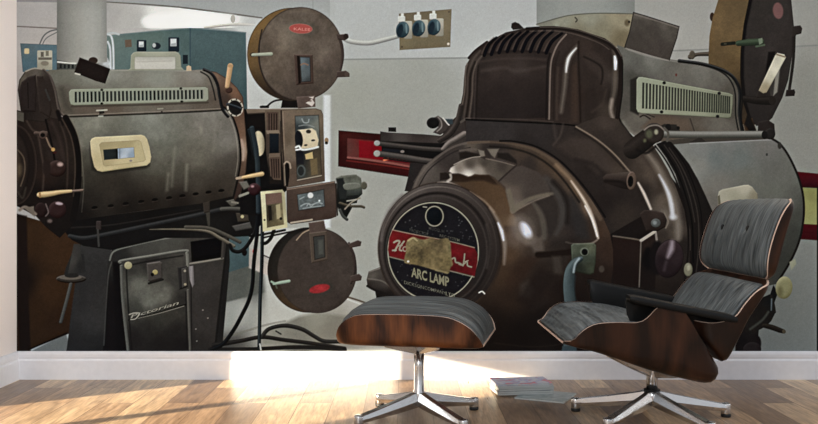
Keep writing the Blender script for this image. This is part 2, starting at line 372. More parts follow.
# front case
P([(280.6,110),(316,108.6),(321.4,110.4),(323.2,115),(325,181.2),(287.6,187.8),(284,186),(281.5,150)], pc((285,115,108,92,78),(290,140,96,82,68),(288,175,84,68,58),(310,112,104,90,76),(322,140,96,84,70),(305,182,86,70,60),(292,150,108,94,80)), nz=.06, rim=(.9,(62,50,42),.7))
S([(281.3,111),(283,150),(286,186)], 1.3, (50,38,33)); S([(283,112),(284.6,150)], 1, (128,112,96), a=.6)
E(326.6,140.4,2,2.6,(130,106,80)); E(326.5,143,1.6,1.4,(32,26,22))
P([(284.6,163),(286.6,161.4),(289.4,163),(289.6,176),(288,186.5),(285.6,186)], (22,17,16)); S([(290.6,168),(289.6,163.4),(286.6,161.8),(284.4,164)], 1.6, (138,124,108)); S([(284.3,165),(285.4,185)],1,(120,106,92))
piece('mechanism_window', HEAD, 'glass window showing the cream film drum')
P([(294.8,115.8),(319,114.8),(322,176.6),(297,181.4),(295.5,150)], pc((300,120,92,98,98),(310,118,86,92,92),(300,128,50,58,62),(316,125,104,106,98),(300,160,44,44,44),(315,160,80,68,52),(318,172,84,72,56),(300,174,62,64,60)), rim=(1.2,(56,48,42),.8), nz=.08)
S([(302,119),(304,122.5),(308,122.5),(309,119.6)], 1.1, (126,132,132)); S([(299,126),(307,125),(314,127)], 1.2, (120,124,122), a=.7)
P([(298,130),(312,128.4),(316,131),(318.6,140),(317.4,147.6),(301,149)], pc((305,132,204,190,160),(312,140,214,200,168),(316,145,188,172,140),(304,146,190,174,142)))
E(299,139.2,4,8.6,(30,31,36), rot=-6); E(308.6,131.6,2.6,2,(60,54,46)); E(313.2,140.4,2,1,(32,28,25),rot=-6); E(305.8,145.2,1.7,.9,(32,28,25),rot=-8)
S([(296,147.4),(299,146.2),(302,149.6),(310,149),(318,147)], 2, (206,206,200)); S([(296,150),(300,149.4)],1.4,(225,225,222))
P([(305,154.4),(312.4,152),(313.2,158.6),(306,159.4)], (176,154,104)); P([(310,160),(317,158),(318,174),(311.6,175.4)], (102,86,60), f=1.4); E(301.4,171,4.4,6,(74,80,80)); E(301,171,3,4.6,(44,46,46)); P([(296.4,152),(303,151.6),(304,164),(297,164.5)],(34,33,38),f=1.5)
S([(297.5,180.3),(321.4,175.6)], 1, (140,130,116))
use(HEAD)
P([(286.6,188.4),(334.8,181.2),(336.6,190),(336.4,216.6),(330,219),(291,224.4),(287,222)], pc((292,205,74,58,51),(330,190,82,66,58),(333,212,70,54,48),(305,217,70,54,48),(310,188,84,68,60)), nz=.05, rim=(.9,(44,33,30),.7))
S([(287.5,189.4),(334,182.2)], 1.3, (112,94,82)); S([(291,222.8),(312,219.6)], 1.6, (162,150,130)); S([(336,184),(337.4,215)], 1.6, (42,34,30))
piece('meter_window', HEAD, 'small glass window with white scribbled dial')
P([(296.8,194.4),(324.2,189),(325.2,206.8),(298.4,211)], pc((302,200,86,94,96),(320,195,74,80,82),(312,208,92,98,100)), nz=.2, rim=(1.2,(40,34,32),.9))
E(310.5,195.4,2.8,2.8,(206,206,202)); S([(301,206),(306,203.6),(312,204.6),(318,202.5),(322,203.6)], 1.2, (140,147,146), a=.8); S([(303,208.5),(312,207),(321,206)], 1, (128,135,133), a=.8); S([(307,206),(309,203.4),(311,206.4),(314,204)], .9, (150,156,154), a=.7); S([(300,199),(304,197)],1,(130,136,136)); E(319.4,200.8,1,1,(200,205,203))
piece('open_cover', HEAD, 'cream painted open cover under the head')
P([(260.5,191.6),(282.4,189.6),(284.8,192.6),(287.6,227.4),(263,231.6),(262,212)], pc((263,200,206,200,164),(263,225,196,188,146),(275,229,190,180,140),(284,200,150,142,110)), nz=.05)
P([(265.6,194),(281.6,192.4),(284.2,224.6),(267,227.8)], pc((270,215,62,54,42),(280,215,120,108,80),(275,224,88,78,56)), nz=.15); P([(265.4,194),(281.6,192.6),(282.2,202.6),(266,205)], (106,82,72)); P([(268,206),(271.4,205.6),(272.2,220),(269,221)], (44,36,30)); P([(276,205),(280,204),(281,218),(277,219)], (150,138,104)); E(281,218.6,1.4,1.4,(52,46,36)); E(264.6,220,1,1,(60,54,40))
piece('drive_motor', HEAD, 'grey green drive motor behind the head')
P([(337,184),(348,194),(352,208),(346,219),(341,214),(337,206)], (26,27,26)); 
P([(336,178),(341,175.6),(356,174.4),(361,178),(362,184),(362.4,194),(357,199),(345,199),(340,190)], vv(174,199,(82,82,72),(92,94,85),(66,70,66),(40,43,42)), nz=.1, bev=(3,24))
P([(336,179),(343,178),(347,190),(346,199),(340,199)], (40,42,42),f=1.6)
P([(344,184),(358,183),(360,188),(346,190)], (98,99,90), sm=1, bev=(2,20)); E(364,185.6,3.2,4,(84,81,69), bev=(2,20)); P([(347,196),(358,195),(357,203),(350,204)], (34,36,36))
S([(340,203),(350,206),(361,206.4),(364,207.4)], 2.6, (74,66,54), tube=((110,100,84),.6)); S([(345,209),(352,202),(360,198)], 1.6, (120,112,98)); S([(340,210),(343,216),(347,219.4)], 3, (62,64,62), tube=((100,104,100),.5)); S([(347,201),(356,199.6)],1.2,(150,146,134))
# ------- upper film magazine -------
MU = piece('film_magazine', PL, 'upper round film magazine with red oval badge')
P([(283,97),(298,94),(301,108),(281,108)], (28,22,21)); S([(262.5,106.6),(267,106.4),(271,103),(276,100.6),(284,99.6)], 1.8, (24,20,20)); S([(261,107),(268,107)], 2.4, (28,22,20))
E(291.6,54.4,44.4,46.4, lin((250,30),(280,100),[(0,(112,86,52)),(.45,(98,76,48)),(.8,(62,48,36)),(1,(50,40,33))]), nz=.05, rim=(1.2,(60,46,32),.8))
E(300.8,53.8,43,46.6, pc((300,20,94,82,72),(270,40,90,78,68),(275,70,86,74,64),(300,90,76,64,57),(335,60,82,70,63),(320,30,90,78,69),(287,38,112,100,88),(325,52,102,90,80),(272,66,95,83,72),(297,70,88,76,67),soft=8), nz=.1, rim=(1.6,(62,50,46),.75))
S([(262,30),(259.4,45),(260,65),(266,82),(276,94)], 1.4, (46,36,32), a=.8)
P([(296.4,97),(315,95.6),(315.6,106.8),(298,108.6)], (90,74,68), bev=(1.5,20), nz=.05); P([(306,103),(312,99),(314.6,103),(312,106.4)], (196,186,176)); P([(309,97.2),(314,96.6),(313,99)], (190,180,170)); S([(306,101),(311,101)],1.4,(92,74,68))
S([(337.8,35),(341.6,45),(342.6,58),(340,73)], [2,3,3,2], (66,53,49), tube=((104,90,84),.4))
P([(336.6,34.6),(347.6,34),(348.6,37.4),(345,40.6),(337.6,39.4)], (72,58,54), bev=(1.5,26)); P([(337,71.6),(346,70.6),(349.6,73.6),(349.6,77),(336,77.4)], (74,60,55), bev=(1.5,26)); E(346,36.6,2.6,2.8,(58,46,43)); E(347,74.4,2.4,2.6,(86,72,66))
piece('badge', MU, 'red oval badge with pale lettering')
E(300.8,28.8,11.8,5,(158,70,64), rot=3, rim=(1,(140,104,94),.8)); T('KALEE', 293.6, 30.2, 6., .3, 0, -3.8, (196,150,136), .0, a=.75)
piece('latch', MU, 'pale green latch'); E(252.6,54.8,2.6,2.2,(70,62,48)); S([(253,55),(271,54.2)], [3,3.8], (150,154,134), tube=((180,182,164),.6), sm=0)
piece('magazine_window', MU)
P([(294,54.6),(312.6,54.8),(313.6,83.4),(296,85)], (76,58,51), bev=(1.6,30)); P([(299.8,57),(310.2,57.2),(311,81.6),(301.4,82.2)], pc((303,62,92,104,110),(308,62,70,78,84),(305,75,84,92,96),(309,80,60,64,66)), rim=(1,(36,30,28),.8)); S([(301,65),(304,63.6),(308,65)], 1.4, (120,92,76)); P([(297,56),(299.6,56),(301,83),(298.6,84)], (30,22,20))
# ------- lower film magazine -------
ML = piece('film_magazine', PL, 'lower round film magazine with red oval badge')
E(308.4,270,40.8,42.6, lin((270,240),(290,310),[(0,(38,35,33)),(.5,(44,38,33)),(.85,(74,56,38)),(1,(70,54,38))]), rim=(1.2,(28,24,22),.8), nz=.06)
E(317.2,270.6,39.8,42.6, pc((317,240,74,62,57),(295,255,69,58,53),(300,290,66,56,51),(330,300,62,52,48),(345,270,70,60,55),(320,275,68,58,53),(317,265,64,54,50),soft=8), nz=.1, rim=(1.3,(54,44,41),.75))
S([(296.6,240),(303,233),(310,229.6)], 1.3, (136,118,98), a=.9)
P([(308.6,222.8),(324,220.4),(326.6,233),(310,236.4)], (84,68,62), bev=(1.5,20)); 
S([(349,243),(354,256),(354.6,270),(351,283)], [2,3,3,2], (60,48,45), tube=((96,82,77),.4)); P([(348,244),(358,240),(361.6,241.6),(360.6,246),(350,248)], (76,62,57), bev=(1.5,24)); P([(350,276),(359,273.6),(362,276.4),(361,280.4),(350.6,282)], (74,60,56), bev=(1.5,24))
piece('badge', ML, 'worn red oval badge'); E(319.6,288.6,10.4,4.2,(152,40,44), rot=-12, f=1.6, nz=.16)
piece('latch', ML, 'pale green latch'); S([(274,284),(281,282.6),(289,281.2)], [2.4,3.4,3.2], (138,154,136), tube=((166,180,162),.6)); S([(271.6,281.6),(275,283.6)], 2, (132,150,132)); S([(276,285.5),(277,288)],1.6,(80,84,70))
piece('magazine_window', ML)
P([(309.2,233),(327,230.8),(328,259.6),(311.6,263.2)], (82,69,60), bev=(1.6,26)); P([(313.2,236.6),(324.6,235),(325.4,257.2),(314.6,260)], (60,60,58), rim=(1.2,(34,28,26),.9)); P([(318,240),(323,239.6),(323.6,254),(318.6,255)], (76,76,72), f=2)
# ------- lamphouse (left) -------
LH = piece('lamphouse', PL, 'grey brown cylindrical lamphouse with dark end and cream window bezel')
# main drum
P([(60,117),(70,116.6),(140,113.6),(225,110),(238,112),(244,126),(246.5,145),(245,175),(240,198),(232,196.4),(200,203.6),(120,214),(72,221),(60,200)],
  pc((90,122,112,111,100),(150,120,114,115,106),(210,117,116,112,104),(238,125,96,90,84),(85,140,102,99,89),(160,135,110,110,101),(225,140,108,104,97),(80,160,72,68,59),(160,152,100,98,88),(160,165,88,85,75),(200,160,96,92,82),(240,165,74,66,60),(85,178,58,53,45),
  (110,185,54,47,40),(160,183,62,56,48),(200,180,70,63,55),(225,183,62,54,47),(90,198,42,36,31),(150,203,38,30,25),(215,196,44,36,30),(80,214,24,19,18),(130,210,30,24,21),(180,203,36,28,24),soft=9), nz=.07)
for q,al in (([(175,148),(173,170),(172,186)],.35),([(187,165),(186,190)],.45),([(168.5,174),(167,190)],.4),([(215,130),(214,150)],.25),([(201,128),(201.4,133)],.5)): S(q, 3, (122,119,106), a=al, f=3)
for q in ((94.8,207.5),(110.9,205.8),(125.9,203.5),(141.4,201.4),(155,199.6),(169.2,197.8),(182.6,195.8),(195.8,193.9),(208.7,192.2),(221.4,190.6)): E(q[0],q[1],3,1.5,(10,8,9),rot=-9); S([(q[0]-2.6,q[1]+2.2),(q[0]+2.6,q[1]+1.4)],.8,(66,56,48),a=.6)
S([(77,140),(82,160),(84,185),(82,212)], 1, (120,116,104), a=.35)
# brown end flange
P([(205,70),(216,72),(228,79),(237,87.5),(243,97),(244.4,112),(246,132),(247.6,152),(246,172),(241,192),(235,201),(233,196),(238,178),(240.6,157),(238.4,134),(231,113),(222,107),(217,92)], pc((215,76,108,86,72),(235,92,112,82,64),(240,105,98,70,55),(242,130,104,78,62),(243,150,128,106,90),(243,170,88,66,54),(237,192,64,46,40),(225,100,66,52,46)), nz=.05, rim=(1.2,(56,40,34),.7))
S([(241.6,140),(243.6,150),(243,160)], 2, (176,156,140), a=.6, f=2)
S([(222.6,106.4),(231,114),(238,133),(240.8,157),(238,178),(233.6,197)], 2, (28,23,22)); S([(220,107),(229,116),(235.6,134),(238,157),(235.6,176)],1,(134,126,114),a=.5)
# upper hood of lamphouse
P([(44,73),(50,70),(60,69.6),(128,69.6),(190,70.4),(206,69.4),(213,73),(219,84),(221,97),(224,110),(140,113.8),(68,116.6),(58,114)], pc((58,76,96,94,85),(60,95,84,79,70),(66,110,84,76,67),(85,76,106,105,96),(115,74,118,118,109),(115,84,106,104,95),(160,76,122,122,112),(200,76,116,112,104),(205,100,92,83,74),(160,108,96,88,79),(110,109,90,78,68),(85,109,92,80,70),(215,100,88,76,67),(214,80,98,90,82),soft=6), nz=.05)
S([(66,117),(130,114.6),(200,111.6),(224,110)], 1.5, (44,38,35)); S([(68,115.2),(130,112.8),(222,108.6)], 1, (126,118,106), a=.6); S([(112,70.6),(150,70.2),(188,71)], 1.2, (146,144,134), a=.6); S([(62,89),(66,104),(70,109)], 5, (66,60,53), a=.5, f=5); S([(72,106.5),(140,105),(208,102.6)], 1.8, (66,58,50), a=.6)
S([(204,69.6),(212,74),(217.4,84),(219.6,96),(222.6,109),(228,116.4)], 3, (20,19,22), tube=((112,112,116),.6)); S([(201,72),(208.6,77),(213,88),(215.6,100)], 1.4, (40,36,35))
P([(99,110),(104,108.8),(104.6,113.4),(99.6,114.4)], (40,36,33)); S([(97,110.6),(107,110)], 1.4, (170,166,150)); S([(99,116.4),(103,116.2)],1.4,(150,152,140)); S([(158,109),(163,108.6)],1.2,(124,122,108)); E(162,112,.9,.9,(60,54,48))
VG = piece('vent_grille', LH, 'pale green slotted vent grille')
P([(69,92),(71,89.4),(75,89),(205.6,87),(208.4,88.6),(208.8,99.4),(206.6,101.6),(74.6,105.6),(71,104.6),(69.4,100)], pc((80,98,128,131,114),(140,96,136,139,122),(200,95,132,134,118)), bev=(1.8,34), rim=(.7,(74,74,62),.7))
for i in range(33):
    x = 76 + i * 3.93; y0 = 91.9 - i * .06; y1 = 102.4 - i * .112
    P([(x-1.05,y0),(x+.95,y0),(x+1.15,y1),(x-.85,y1)], (30,36,38) if i % 4 else (20,24,28)); S([(x+1.5,y0+1),(x+1.6,y1-1)], .8, (96,104,98), a=.6, sm=0)
for q in ((102,90),(102,103.6),(181,88.6),(182,101.6)): E(q[0],q[1],1.4,1.1,(26,26,24))
piece('lid_handle', LH, 'cream framed window in the lid')
P([(128,70.4),(130.6,68.4),(131.2,55.4),(133.4,52.8),(136,52),(175.6,51.8),(179,53.2),(180.6,56),(181.4,67),(184.4,70.4)], pc((133,60,136,138,118),(155,53,152,153,134),(180,60,134,135,118)), bev=(1.6,26)); P(R4(134.6,56.6,175.8,69.6,1.4), vv(56,70,(166,164,152),(196,192,180),(186,182,170)), rim=(1,(120,118,102),.7)); S([(137,62),(172,61)],1.2,(176,172,160))
P([(186.4,71),(186.6,66.6),(188.6,65.4),(191.2,66.6),(191.6,71)], (184,164,132))
piece('window_bezel', LH, 'cream bezel around the viewing window')
P([(92,170),(90,150),(90.4,142.4),(94.8,139.3),(140,136.3),(147.6,140),(151,156),(149.6,166),(146,168.4),(103,174),(97,172)], (40,36,31), f=2.6, a=.7, own=False)
P([(90.3,141.6),(92,138.6),(95.4,137.2),(118,136),(141.4,134.8),(145,136.2),(147.4,139.4),(149.6,147),(151.4,157),(150.4,162.4),(147,165.4),(124,168.6),(102.4,171.8),(97.6,170.6),(94.6,167),(91.6,155)], pc((95,142,196,182,142),(95,165,176,160,118),(120,137,200,188,148),(146,140,190,176,136),(149,158,196,182,142),(125,168,178,162,120),(100,170,186,170,128)), bev=(2,26), nz=.02)
P([(99.4,144.6),(102,142.4),(139,140.2),(141.4,142),(146,159.6),(144,161.4),(106,166.4),(103.4,165)], pc((105,146,146,132,96),(125,143,154,140,102),(141,150,178,164,122),(125,163,190,174,132),(103,158,158,142,104)), rim=(1,(128,112,80),.6))
P([(103.2,149.6),(134.2,147.2),(134.8,157.4),(104.2,160.2)], hh(103,135,(44,50,50),(40,44,44),(36,38,38)), rim=(.8,(84,76,58),.8)); P([(117.6,148.6),(134,147.4),(134.6,157.2),(118,158.8)], pc((120,153,120,134,148),(127,150,178,186,192),(131,155,120,136,152),(124,156,196,200,202))); P([(115.8,148.8),(117.8,148.6),(118.2,158.8),(116.4,159)], (24,26,28)); E(131,160.8,1.5,1,(120,110,104)); S([(120,149),(120,158)],.8,(90,98,110))
# dark end machinery
EC = piece('lamphouse_end', LH, 'dark brown end casting with knobs')
P([(17,110),(24,112),(52,112),(62,117),(72,128),(78,146),(80.5,166),(80,190),(76,221),(60,238),(47,228),(36,216),(17,206)], pc((25,130,40,29,25),(45,130,46,34,30),(60,130,42,32,28),(70,150,40,31,27),(30,160,34,25,22),(45,175,44,30,25),(30,190,26,19,17),(65,190,34,25,21),(50,205,36,24,22),(68,212,26,19,17),(60,228,28,21,18),(55,150,50,38,34)), nz=.12)
P([(17,111),(24,113),(24,122),(17,120)], (80,74,66))
P([(18,90),(19.6,80),(25,72),(34,68.6),(43,69),(49,74),(54,84),(58,100),(62,114),(60,120),(50,118),(44,122),(26,120),(25,113),(21,111)], pc((24,80,88,80,70),(30,75,84,74,66),(26,95,46,36,33),(35,95,48,38,35),(45,85,50,40,36),(46,105,46,36,32),(55,110,54,44,38),(35,72,92,84,76),(28,108,38,30,27)), nz=.06, rim=(1.2,(28,22,20),.7))
P([(19.6,90),(22,82),(28,77),(36,75),(37,92),(36,112),(23,111.4),(20,104)], (46,36,34), bev=(2.4,22), nz=.05); P([(37,76),(43,76),(48,88),(52,110),(50,118),(40,112),(38,94)], (50,40,36), bev=(2.4,22), nz=.05)
S([(44,70),(50.6,77),(55.6,91),(59,109),(64,116)], 2.4, (74,64,60), tube=((128,112,98),.6)); S([(26,71.5),(34,68.6),(42,69.2)], 1.6, (140,130,116), a=.8); S([(46,90),(50,100)],2,(60,64,66),a=.6); S([(28,83),(28.6,108)],1,(28,20,19)); S([(58,112),(62,124)],4,(24,18,17),f=2)
E(16,165,21,40,(34,24,21), rim=(2.5,(74,56,48),.7)); E(13,165,17,34,(44,33,29), rim=(3,(22,16,14),.8)); E(12,168,11,22,(60,46,36), rim=(3,(34,25,21),.8)); S([(18,150),(24,158),(25,172),(21,186)], 1.4, (110,92,74), a=.6); E(20,170,3,6,(96,80,60), f=4, a=.6); S([(18,192),(23,198),(26,188)],2,(70,60,50),a=.7,f=2)
S([(27,121),(32,129),(38,135),(41,150),(44,170),(43,190)], 2, (70,55,48), a=.8, f=1.6); S([(46,120),(50,136),(53,149),(55,160)], 2, (18,13,12)); S([(60,122),(66,140),(68,165),(67,190)], 1.6, (76,60,52), a=.6, f=1.6); S([(52,122),(60,140),(64,160)],3,(66,50,45),a=.5,f=3)
S([(36,133),(40,133.4),(46,133)], 4, (76,60,54), tube=((108,92,82),.6)); E(43.4,135,4,4.2,(78,62,55), bev=(2,26)); E(43,135.2,2.3,2,(10,8,8)); S([(46.6,138),(50,146),(53,149)], 1.6, (112,92,76)); E(53.4,149.6,1.9,1.9,(150,116,66)); E(55,152.6,1.8,1.2,(70,26,22))
S([(66,118),(74,134),(78,152),(79,172),(77,198),(73,220)], 6.4, (20,15,14)); S([(62.4,119),(70.6,135),(74.6,153),(75.4,172),(73.6,196)], 1.4, (80,64,54), a=.7); S([(69.6,117),(77.6,134),(81.6,154),(82.4,176)], 1, (104,94,80), a=.6)
E(57,168.4,9.4,8.4,(56,37,33), bev=(5,30), rim=(1,(22,15,14),.6)); E(60.4,164.4,2.8,2,(156,132,124),f=2.4); E(47,168,4,8,(44,31,28), f=2)
E(57.6,209.6,9.2,8.8,(54,32,32), bev=(5,26), rim=(1,(22,14,14),.6)); E(59.4,203.6,3.6,1.4,(150,134,138),f=1.6,rot=8); E(41,210,6,7.4,(44,27,26), bev=(4,20)); S([(46,204),(48.6,212),(46,216)], 1.4, (120,104,102), a=.7); E(50,221,2.6,2,(96,80,76),f=2); S([(20,210),(26,207),(36,214)],3,(108,94,84),f=1.4); P([(24,208),(34,206),(35,217)],(100,88,78),f=1.2)
piece('end_handle', EC, 'turned pale wooden handle')
S([(72,191.2),(82.6,190.2)], 2.6, (104,84,74), tube=((140,120,108),.6), sm=0); S([(39.6,194.8),(44,194.6),(52,193.6),(60,192.2),(71,191.2)], [5,6,5.2,4.2,3], (186,154,104), tube=((224,202,160),.7)); P([(39,192.6),(41,192.2),(41.6,197.6),(39.6,197.8)], (132,98,58))
use(LH)
# fittings at drum's other end
piece('dial', LH, 'dark dial with white rim')
E(235.2,107.6,8,9,(176,170,154), rot=-20); E(235.4,107.8,6.6,7.6,(30,26,26), rot=-20); S([(228,104.4),(236,107),(240.6,109)], 3.2, (24,28,36), tube=((110,118,128),.5)); 
for k in range(9): E(235.2+7.2*math.cos(k*.7),107.6+8.2*math.sin(k*.7),.8,.8,(60,54,48))
piece('lamphouse_handle', LH, 'cream handle on the lamphouse end')
E(229,90,3.6,3.2,(74,50,42), bev=(2,26)); S([(230.4,66),(228.6,78),(227.2,86.6)], [5.4,5,4], (178,142,100), tube=((212,184,142),.7)); E(230.6,66,2.7,1.6,(150,120,86))
piece('crank_handle', LH, 'pale wooden crank handle')
S([(237,178.4),(244,177.2)], 2.6, (150,130,108), sm=0); S([(243,177.4),(252,175.8),(262,174)], [2.8,4,4.6], (192,160,110), tube=((226,200,156),.7))
piece('round_knob', LH, 'maroon round knob')
E(254.4,189.4,6.4,6.2,(58,29,34), bev=(4,36)); E(252.6,186.4,1.6,1.2,(150,116,118),f=1.6)
use(LH); P([(239,182),(247,181),(250,187),(244,190)], (96,92,84), f=1.4, bev=(1.5,20)); S([(240,196),(248,193)], 2.6, (120,118,108)); S([(232,202),(238,203)],2,(110,104,94))
piece('flue_clamp', LH, 'dark brown hinged flap')
E(93.4,60.6,4.6,3.4,(58,44,38)); P([(79.8,57.4),(90,61),(110.4,68.8),(105.4,83.6),(96,81),(74.4,72.4)], (36,26,24), bev=(1.4,26), nz=.06); S([(75.6,73.6),(80,74.6)],1.4,(190,184,170))

# =================== SECOND PROJECTOR (right) ===================
PR = piece('printed_projector', None, 'glossy dark brown arc lamp projector printed large on the mural')
# ---- flue
piece('printed_flue', None, 'grey flue pipe printed above the glossy brown projector')
P([(536.2,-36),(635,-36),(634.5,18),(536.6,26)], hh(536,635,(132,134,128),(142,144,138),(144,145,139),(138,140,134),(122,124,118)), nz=.02)
P([(536.6,24.4),(560,17.6),(575,14.8),(600,13.4),(633.4,14),(637,34),(628,50),(590,40),(545,30)], pc((545,26,116,114,100),(560,22,138,136,118),(590,20,140,137,118),(600,32,126,120,98),(622,20,146,136,110),(622,40,110,98,74),(580,32,128,122,100)), nz=.06)
S([(536.6,24.4),(560,17.6),(575,14.8),(600,13.4),(633.4,14)], 1.1, (92,90,78)); S([(575,17.6),(577,20),(575.6,22)], 1.2, (60,56,48)); E(627,23,2.6,3.4,(96,84,62),f=2); E(629,22,1.2,1.2,(40,34,28)); S([(560,26),(585,30),(605,38)],2,(104,98,80),a=.4,f=3)
# ---- far film magazine
MR = piece('film_magazine', PR, 'film magazine seen edge on with golden brown rim')
S([(690,57),(697,54.6),(709,54)], [5,3.6,4.6], (84,74,64), tube=((132,122,108),.5)); E(692,55,3,4.4,(96,86,74), bev=(2,24)); E(712,17,2.4,4.4,(70,50,40))
P([(722,-36),(718,0),(712.4,18),(709.2,36),(708.2,58),(708.8,76),(716,98),(728,118),(752,128),(756,-36)], pc((715,20,118,94,62),(712,60,108,86,56),(730,20,112,90,60),(745,10,106,86,58),(735,50,112,90,58),(730,65,104,82,52),(722,85,84,66,44),(740,95,58,46,36)), nz=.06)
P([(752,-36),(748.6,0),(743.6,24),(740.4,50),(739.8,75),(742,100),(750,124),(768,126),(776,-36)], (24,20,20))
P([(756,-36),(752,0),(746.4,26),(743.6,52),(743.4,78),(746,102),(751,119),(756,126),(764,125),(772,118),(782,98),(788,80),(792.4,52),(793.6,26),(791,0),(786,-36)], pc((760,10,62,55,52),(780,20,66,58,56),(770,50,68,60,58),(752,60,58,51,49),(785,50,62,54,52),(765,80,58,51,48),(775,105,54,47,45),(755,110,48,42,41)), nz=.06, rim=(1.4,(40,34,33),.7))
piece('badge', MR, 'faded pink oval badge'); E(777.8,10.8,5.2,8.2,(124,86,84), rot=-6, f=1.6)
piece('latch', MR, 'green latch'); S([(722,44.4),(734,43.2)], 3.4, (40,40,32), sm=0); S([(724,44),(726,44)],1,(90,84,64)); S([(738,43.4),(750,42.4),(760.6,42)], [5.4,7,6.6], (64,80,60), tube=((92,108,86),.5), sm=0); P([(758,39),(762,38),(762.4,43),(759,45)], (110,122,102)); S([(756,46.6),(764,45)], 2, (84,98,78))
piece('magazine_handle', MR, 'white handle on a dark arm')
P([(768,52),(775,51.6),(770,80),(764,84)], (26,20,20), f=1.4); P([(775,60),(782,58),(778,92),(771,98),(769,90)], (72,66,62), f=1.4); P([(776,66),(780,64),(777,92),(773,96)], (128,124,114), f=1.4)
S([(744,98.6),(757,100.4),(771,100.6)], [6,8,9], (38,32,29), tube=((74,64,58),.5)); E(772,100.6,3.4,4.4,(46,39,35)); P([(757,92),(764,90),(766,97),(756,98)], (52,44,40), bev=(1.4,20))
P([(774.6,56),(777,53),(784,54.6),(785.6,57.6),(766.4,92.6),(763,93.4),(758.4,90.6)], pc((779,57,172,166,146),(782,58,196,190,170),(770,76,178,172,150),(764,88,146,134,108),(775,72,200,194,174)), bev=(2,18)); S([(776.6,54.6),(784.6,57)], 1.6, (126,110,84))
use(MR)
S([(794,34),(793,60),(789,90)], 3, (46,39,37)); P([(791.6,26.4),(800,25.4),(802,28.4),(801,33.6),(796,35),(794,38),(791.6,37)], (58,49,46), bev=(1.5,24)); P([(786,90),(794,89.4),(795,92),(794,96),(785,96.4)], (48,40,38), bev=(1.5,24))
P([(758,122),(768,120),(774,124),(775,135),(757,136)], (50,42,40), bev=(2,18))
# ---- lamphouse gray (right)
LR = piece('lamphouse', PR, 'grey lamphouse with pale slotted vent behind the glossy hood')
P([(617,45),(628,49),(650,56),(680,61),(705,65),(724,71),(736,80),(741,95),(740.6,120),(744,134),(680,143),(640,140),(620,125)], pc((625,55,104,102,96),(650,60,116,114,107),(640,66,98,96,90),(700,69,116,113,106),(720,75,104,100,93),(634,80,82,79,73),(626,100,88,83,77),(640,122,104,97,88),(660,124,98,82,70),(690,128,96,86,76),(720,128,104,98,90),(735,110,90,84,76),(733,90,92,86,78),(680,74,106,102,95)), nz=.05)
S([(628,50),(650,57),(680,62.4)], 1.2, (136,134,126), a=.6); E(676,75,.9,1.4,(120,60,50)); 
P([(650,119),(664,117),(688,119),(692,130),(660,133),(640,128)], (104,86,73), f=3, a=.7); S([(640,117),(644,115.4),(650,119)],1.3,(54,44,40)); S([(646,114),(654,117)],1,(60,50,46)); S([(690,119),(694,131)], 1, (72,60,52))
S([(679,61),(698,63.4),(712,66.6),(726,72),(735,80),(739.4,92),(739,112),(742,131)], 3.4, (20,20,22), tube=((120,120,120),.6)); S([(692,63),(712,68),(724,74),(731,82),(735,94),(735.4,115),(738,130)], 1.4, (30,28,28)); S([(738.4,86),(742,98),(741,118),(744,132)],1.4,(24,23,24))
P([(742,120),(752,118),(757,134),(746,136)], (78,54,34), f=1.4); P([(748,112),(756,130),(752,136),(744,124)],(30,25,24),f=1.4)
VR = piece('vent_grille', LR, 'pale slotted vent grille of the glossy projector')
P([(630,80),(637,77),(640,110),(638,115),(630,111)], (52,48,43), f=2)
P([(636.2,79.6),(638.4,77),(642,76.8),(690,85.8),(729,93),(733,95),(732.6,105),(731,117.2),(728,118.4),(690,116),(642,113.6),(637.6,112.4),(636,109)], pc((640,95,142,146,124),(640,111,150,152,130),(690,114,138,140,118),(690,88,136,139,117),(729,105,122,124,104)), bev=(2,26), rim=(.7,(70,70,60),.7))
x = 642.6
for i in range(33):
    t = (x - 640) / 90; y0 = 82.2 + 14.4 * t; y1 = 108.4 + 5.2 * t; wd = 1.25 - .35 * t
    P([(x-wd*.3,y0),(x+wd*1.3,y0+.2),(x+wd,y1),(x-wd*.6,y1)], (58,60,53)); x += 3.5 - 1.5 * t
for q in ((664,83),(661.4,112),(719,93.4),(717.4,116.4)): E(q[0],q[1],1.7,1.5,(34,32,36))
# drum (right, gray)
DR = piece('drum', LR, 'smooth grey drum of the glossy projector')
P([(668,143.6),(690,141.6),(770,138),(779,143),(786,152),(793.6,166),(799,180),(802.6,196),(803.4,214),(801,232),(796,248),(788,264),(776,284),(700,300),(690,200)],
  pc((700,150,122,122,118),(700,165,126,125,118),(725,148,114,115,112),(740,160,106,111,108),(715,158,108,113,111),(780,170,104,103,97),(765,150,112,110,106),(720,185,118,114,106),(790,205,94,94,87),(745,178,110,109,101),(775,195,104,104,96),(795,235,72,72,66),(710,200,110,104,96),(798,215,80,80,73),(785,255,70,70,64),(770,240,84,84,77)), nz=.03)
S([(690,143.4),(730,141.4),(772,139.4)], 1.6, (146,146,142), a=.8)
S([(771,138.4),(779,143.4),(786.4,152.6),(794,167),(799.4,181),(803,197),(803.6,214),(801,233),(796,249),(788,265),(778,281)], 2.2, (34,24,24)); E(779.4,145.6,2,3.4,(66,62,58)); E(766.6,154.6,1,1.4,(70,70,68))
piece('window_bezel', DR, 'cream bezel half hidden behind the chair')
P([(717.6,196),(718.6,191.6),(722,189.4),(744,185),(748,184.8),(752,187),(757,193.6),(758,204),(718,210)], pc((722,198,158,152,132),(745,188,168,162,142),(755,196,132,124,102),(735,200,150,144,122)), bev=(2,20)); P([(717.6,196),(719.6,195),(721,209),(718,210)], (104,98,80))
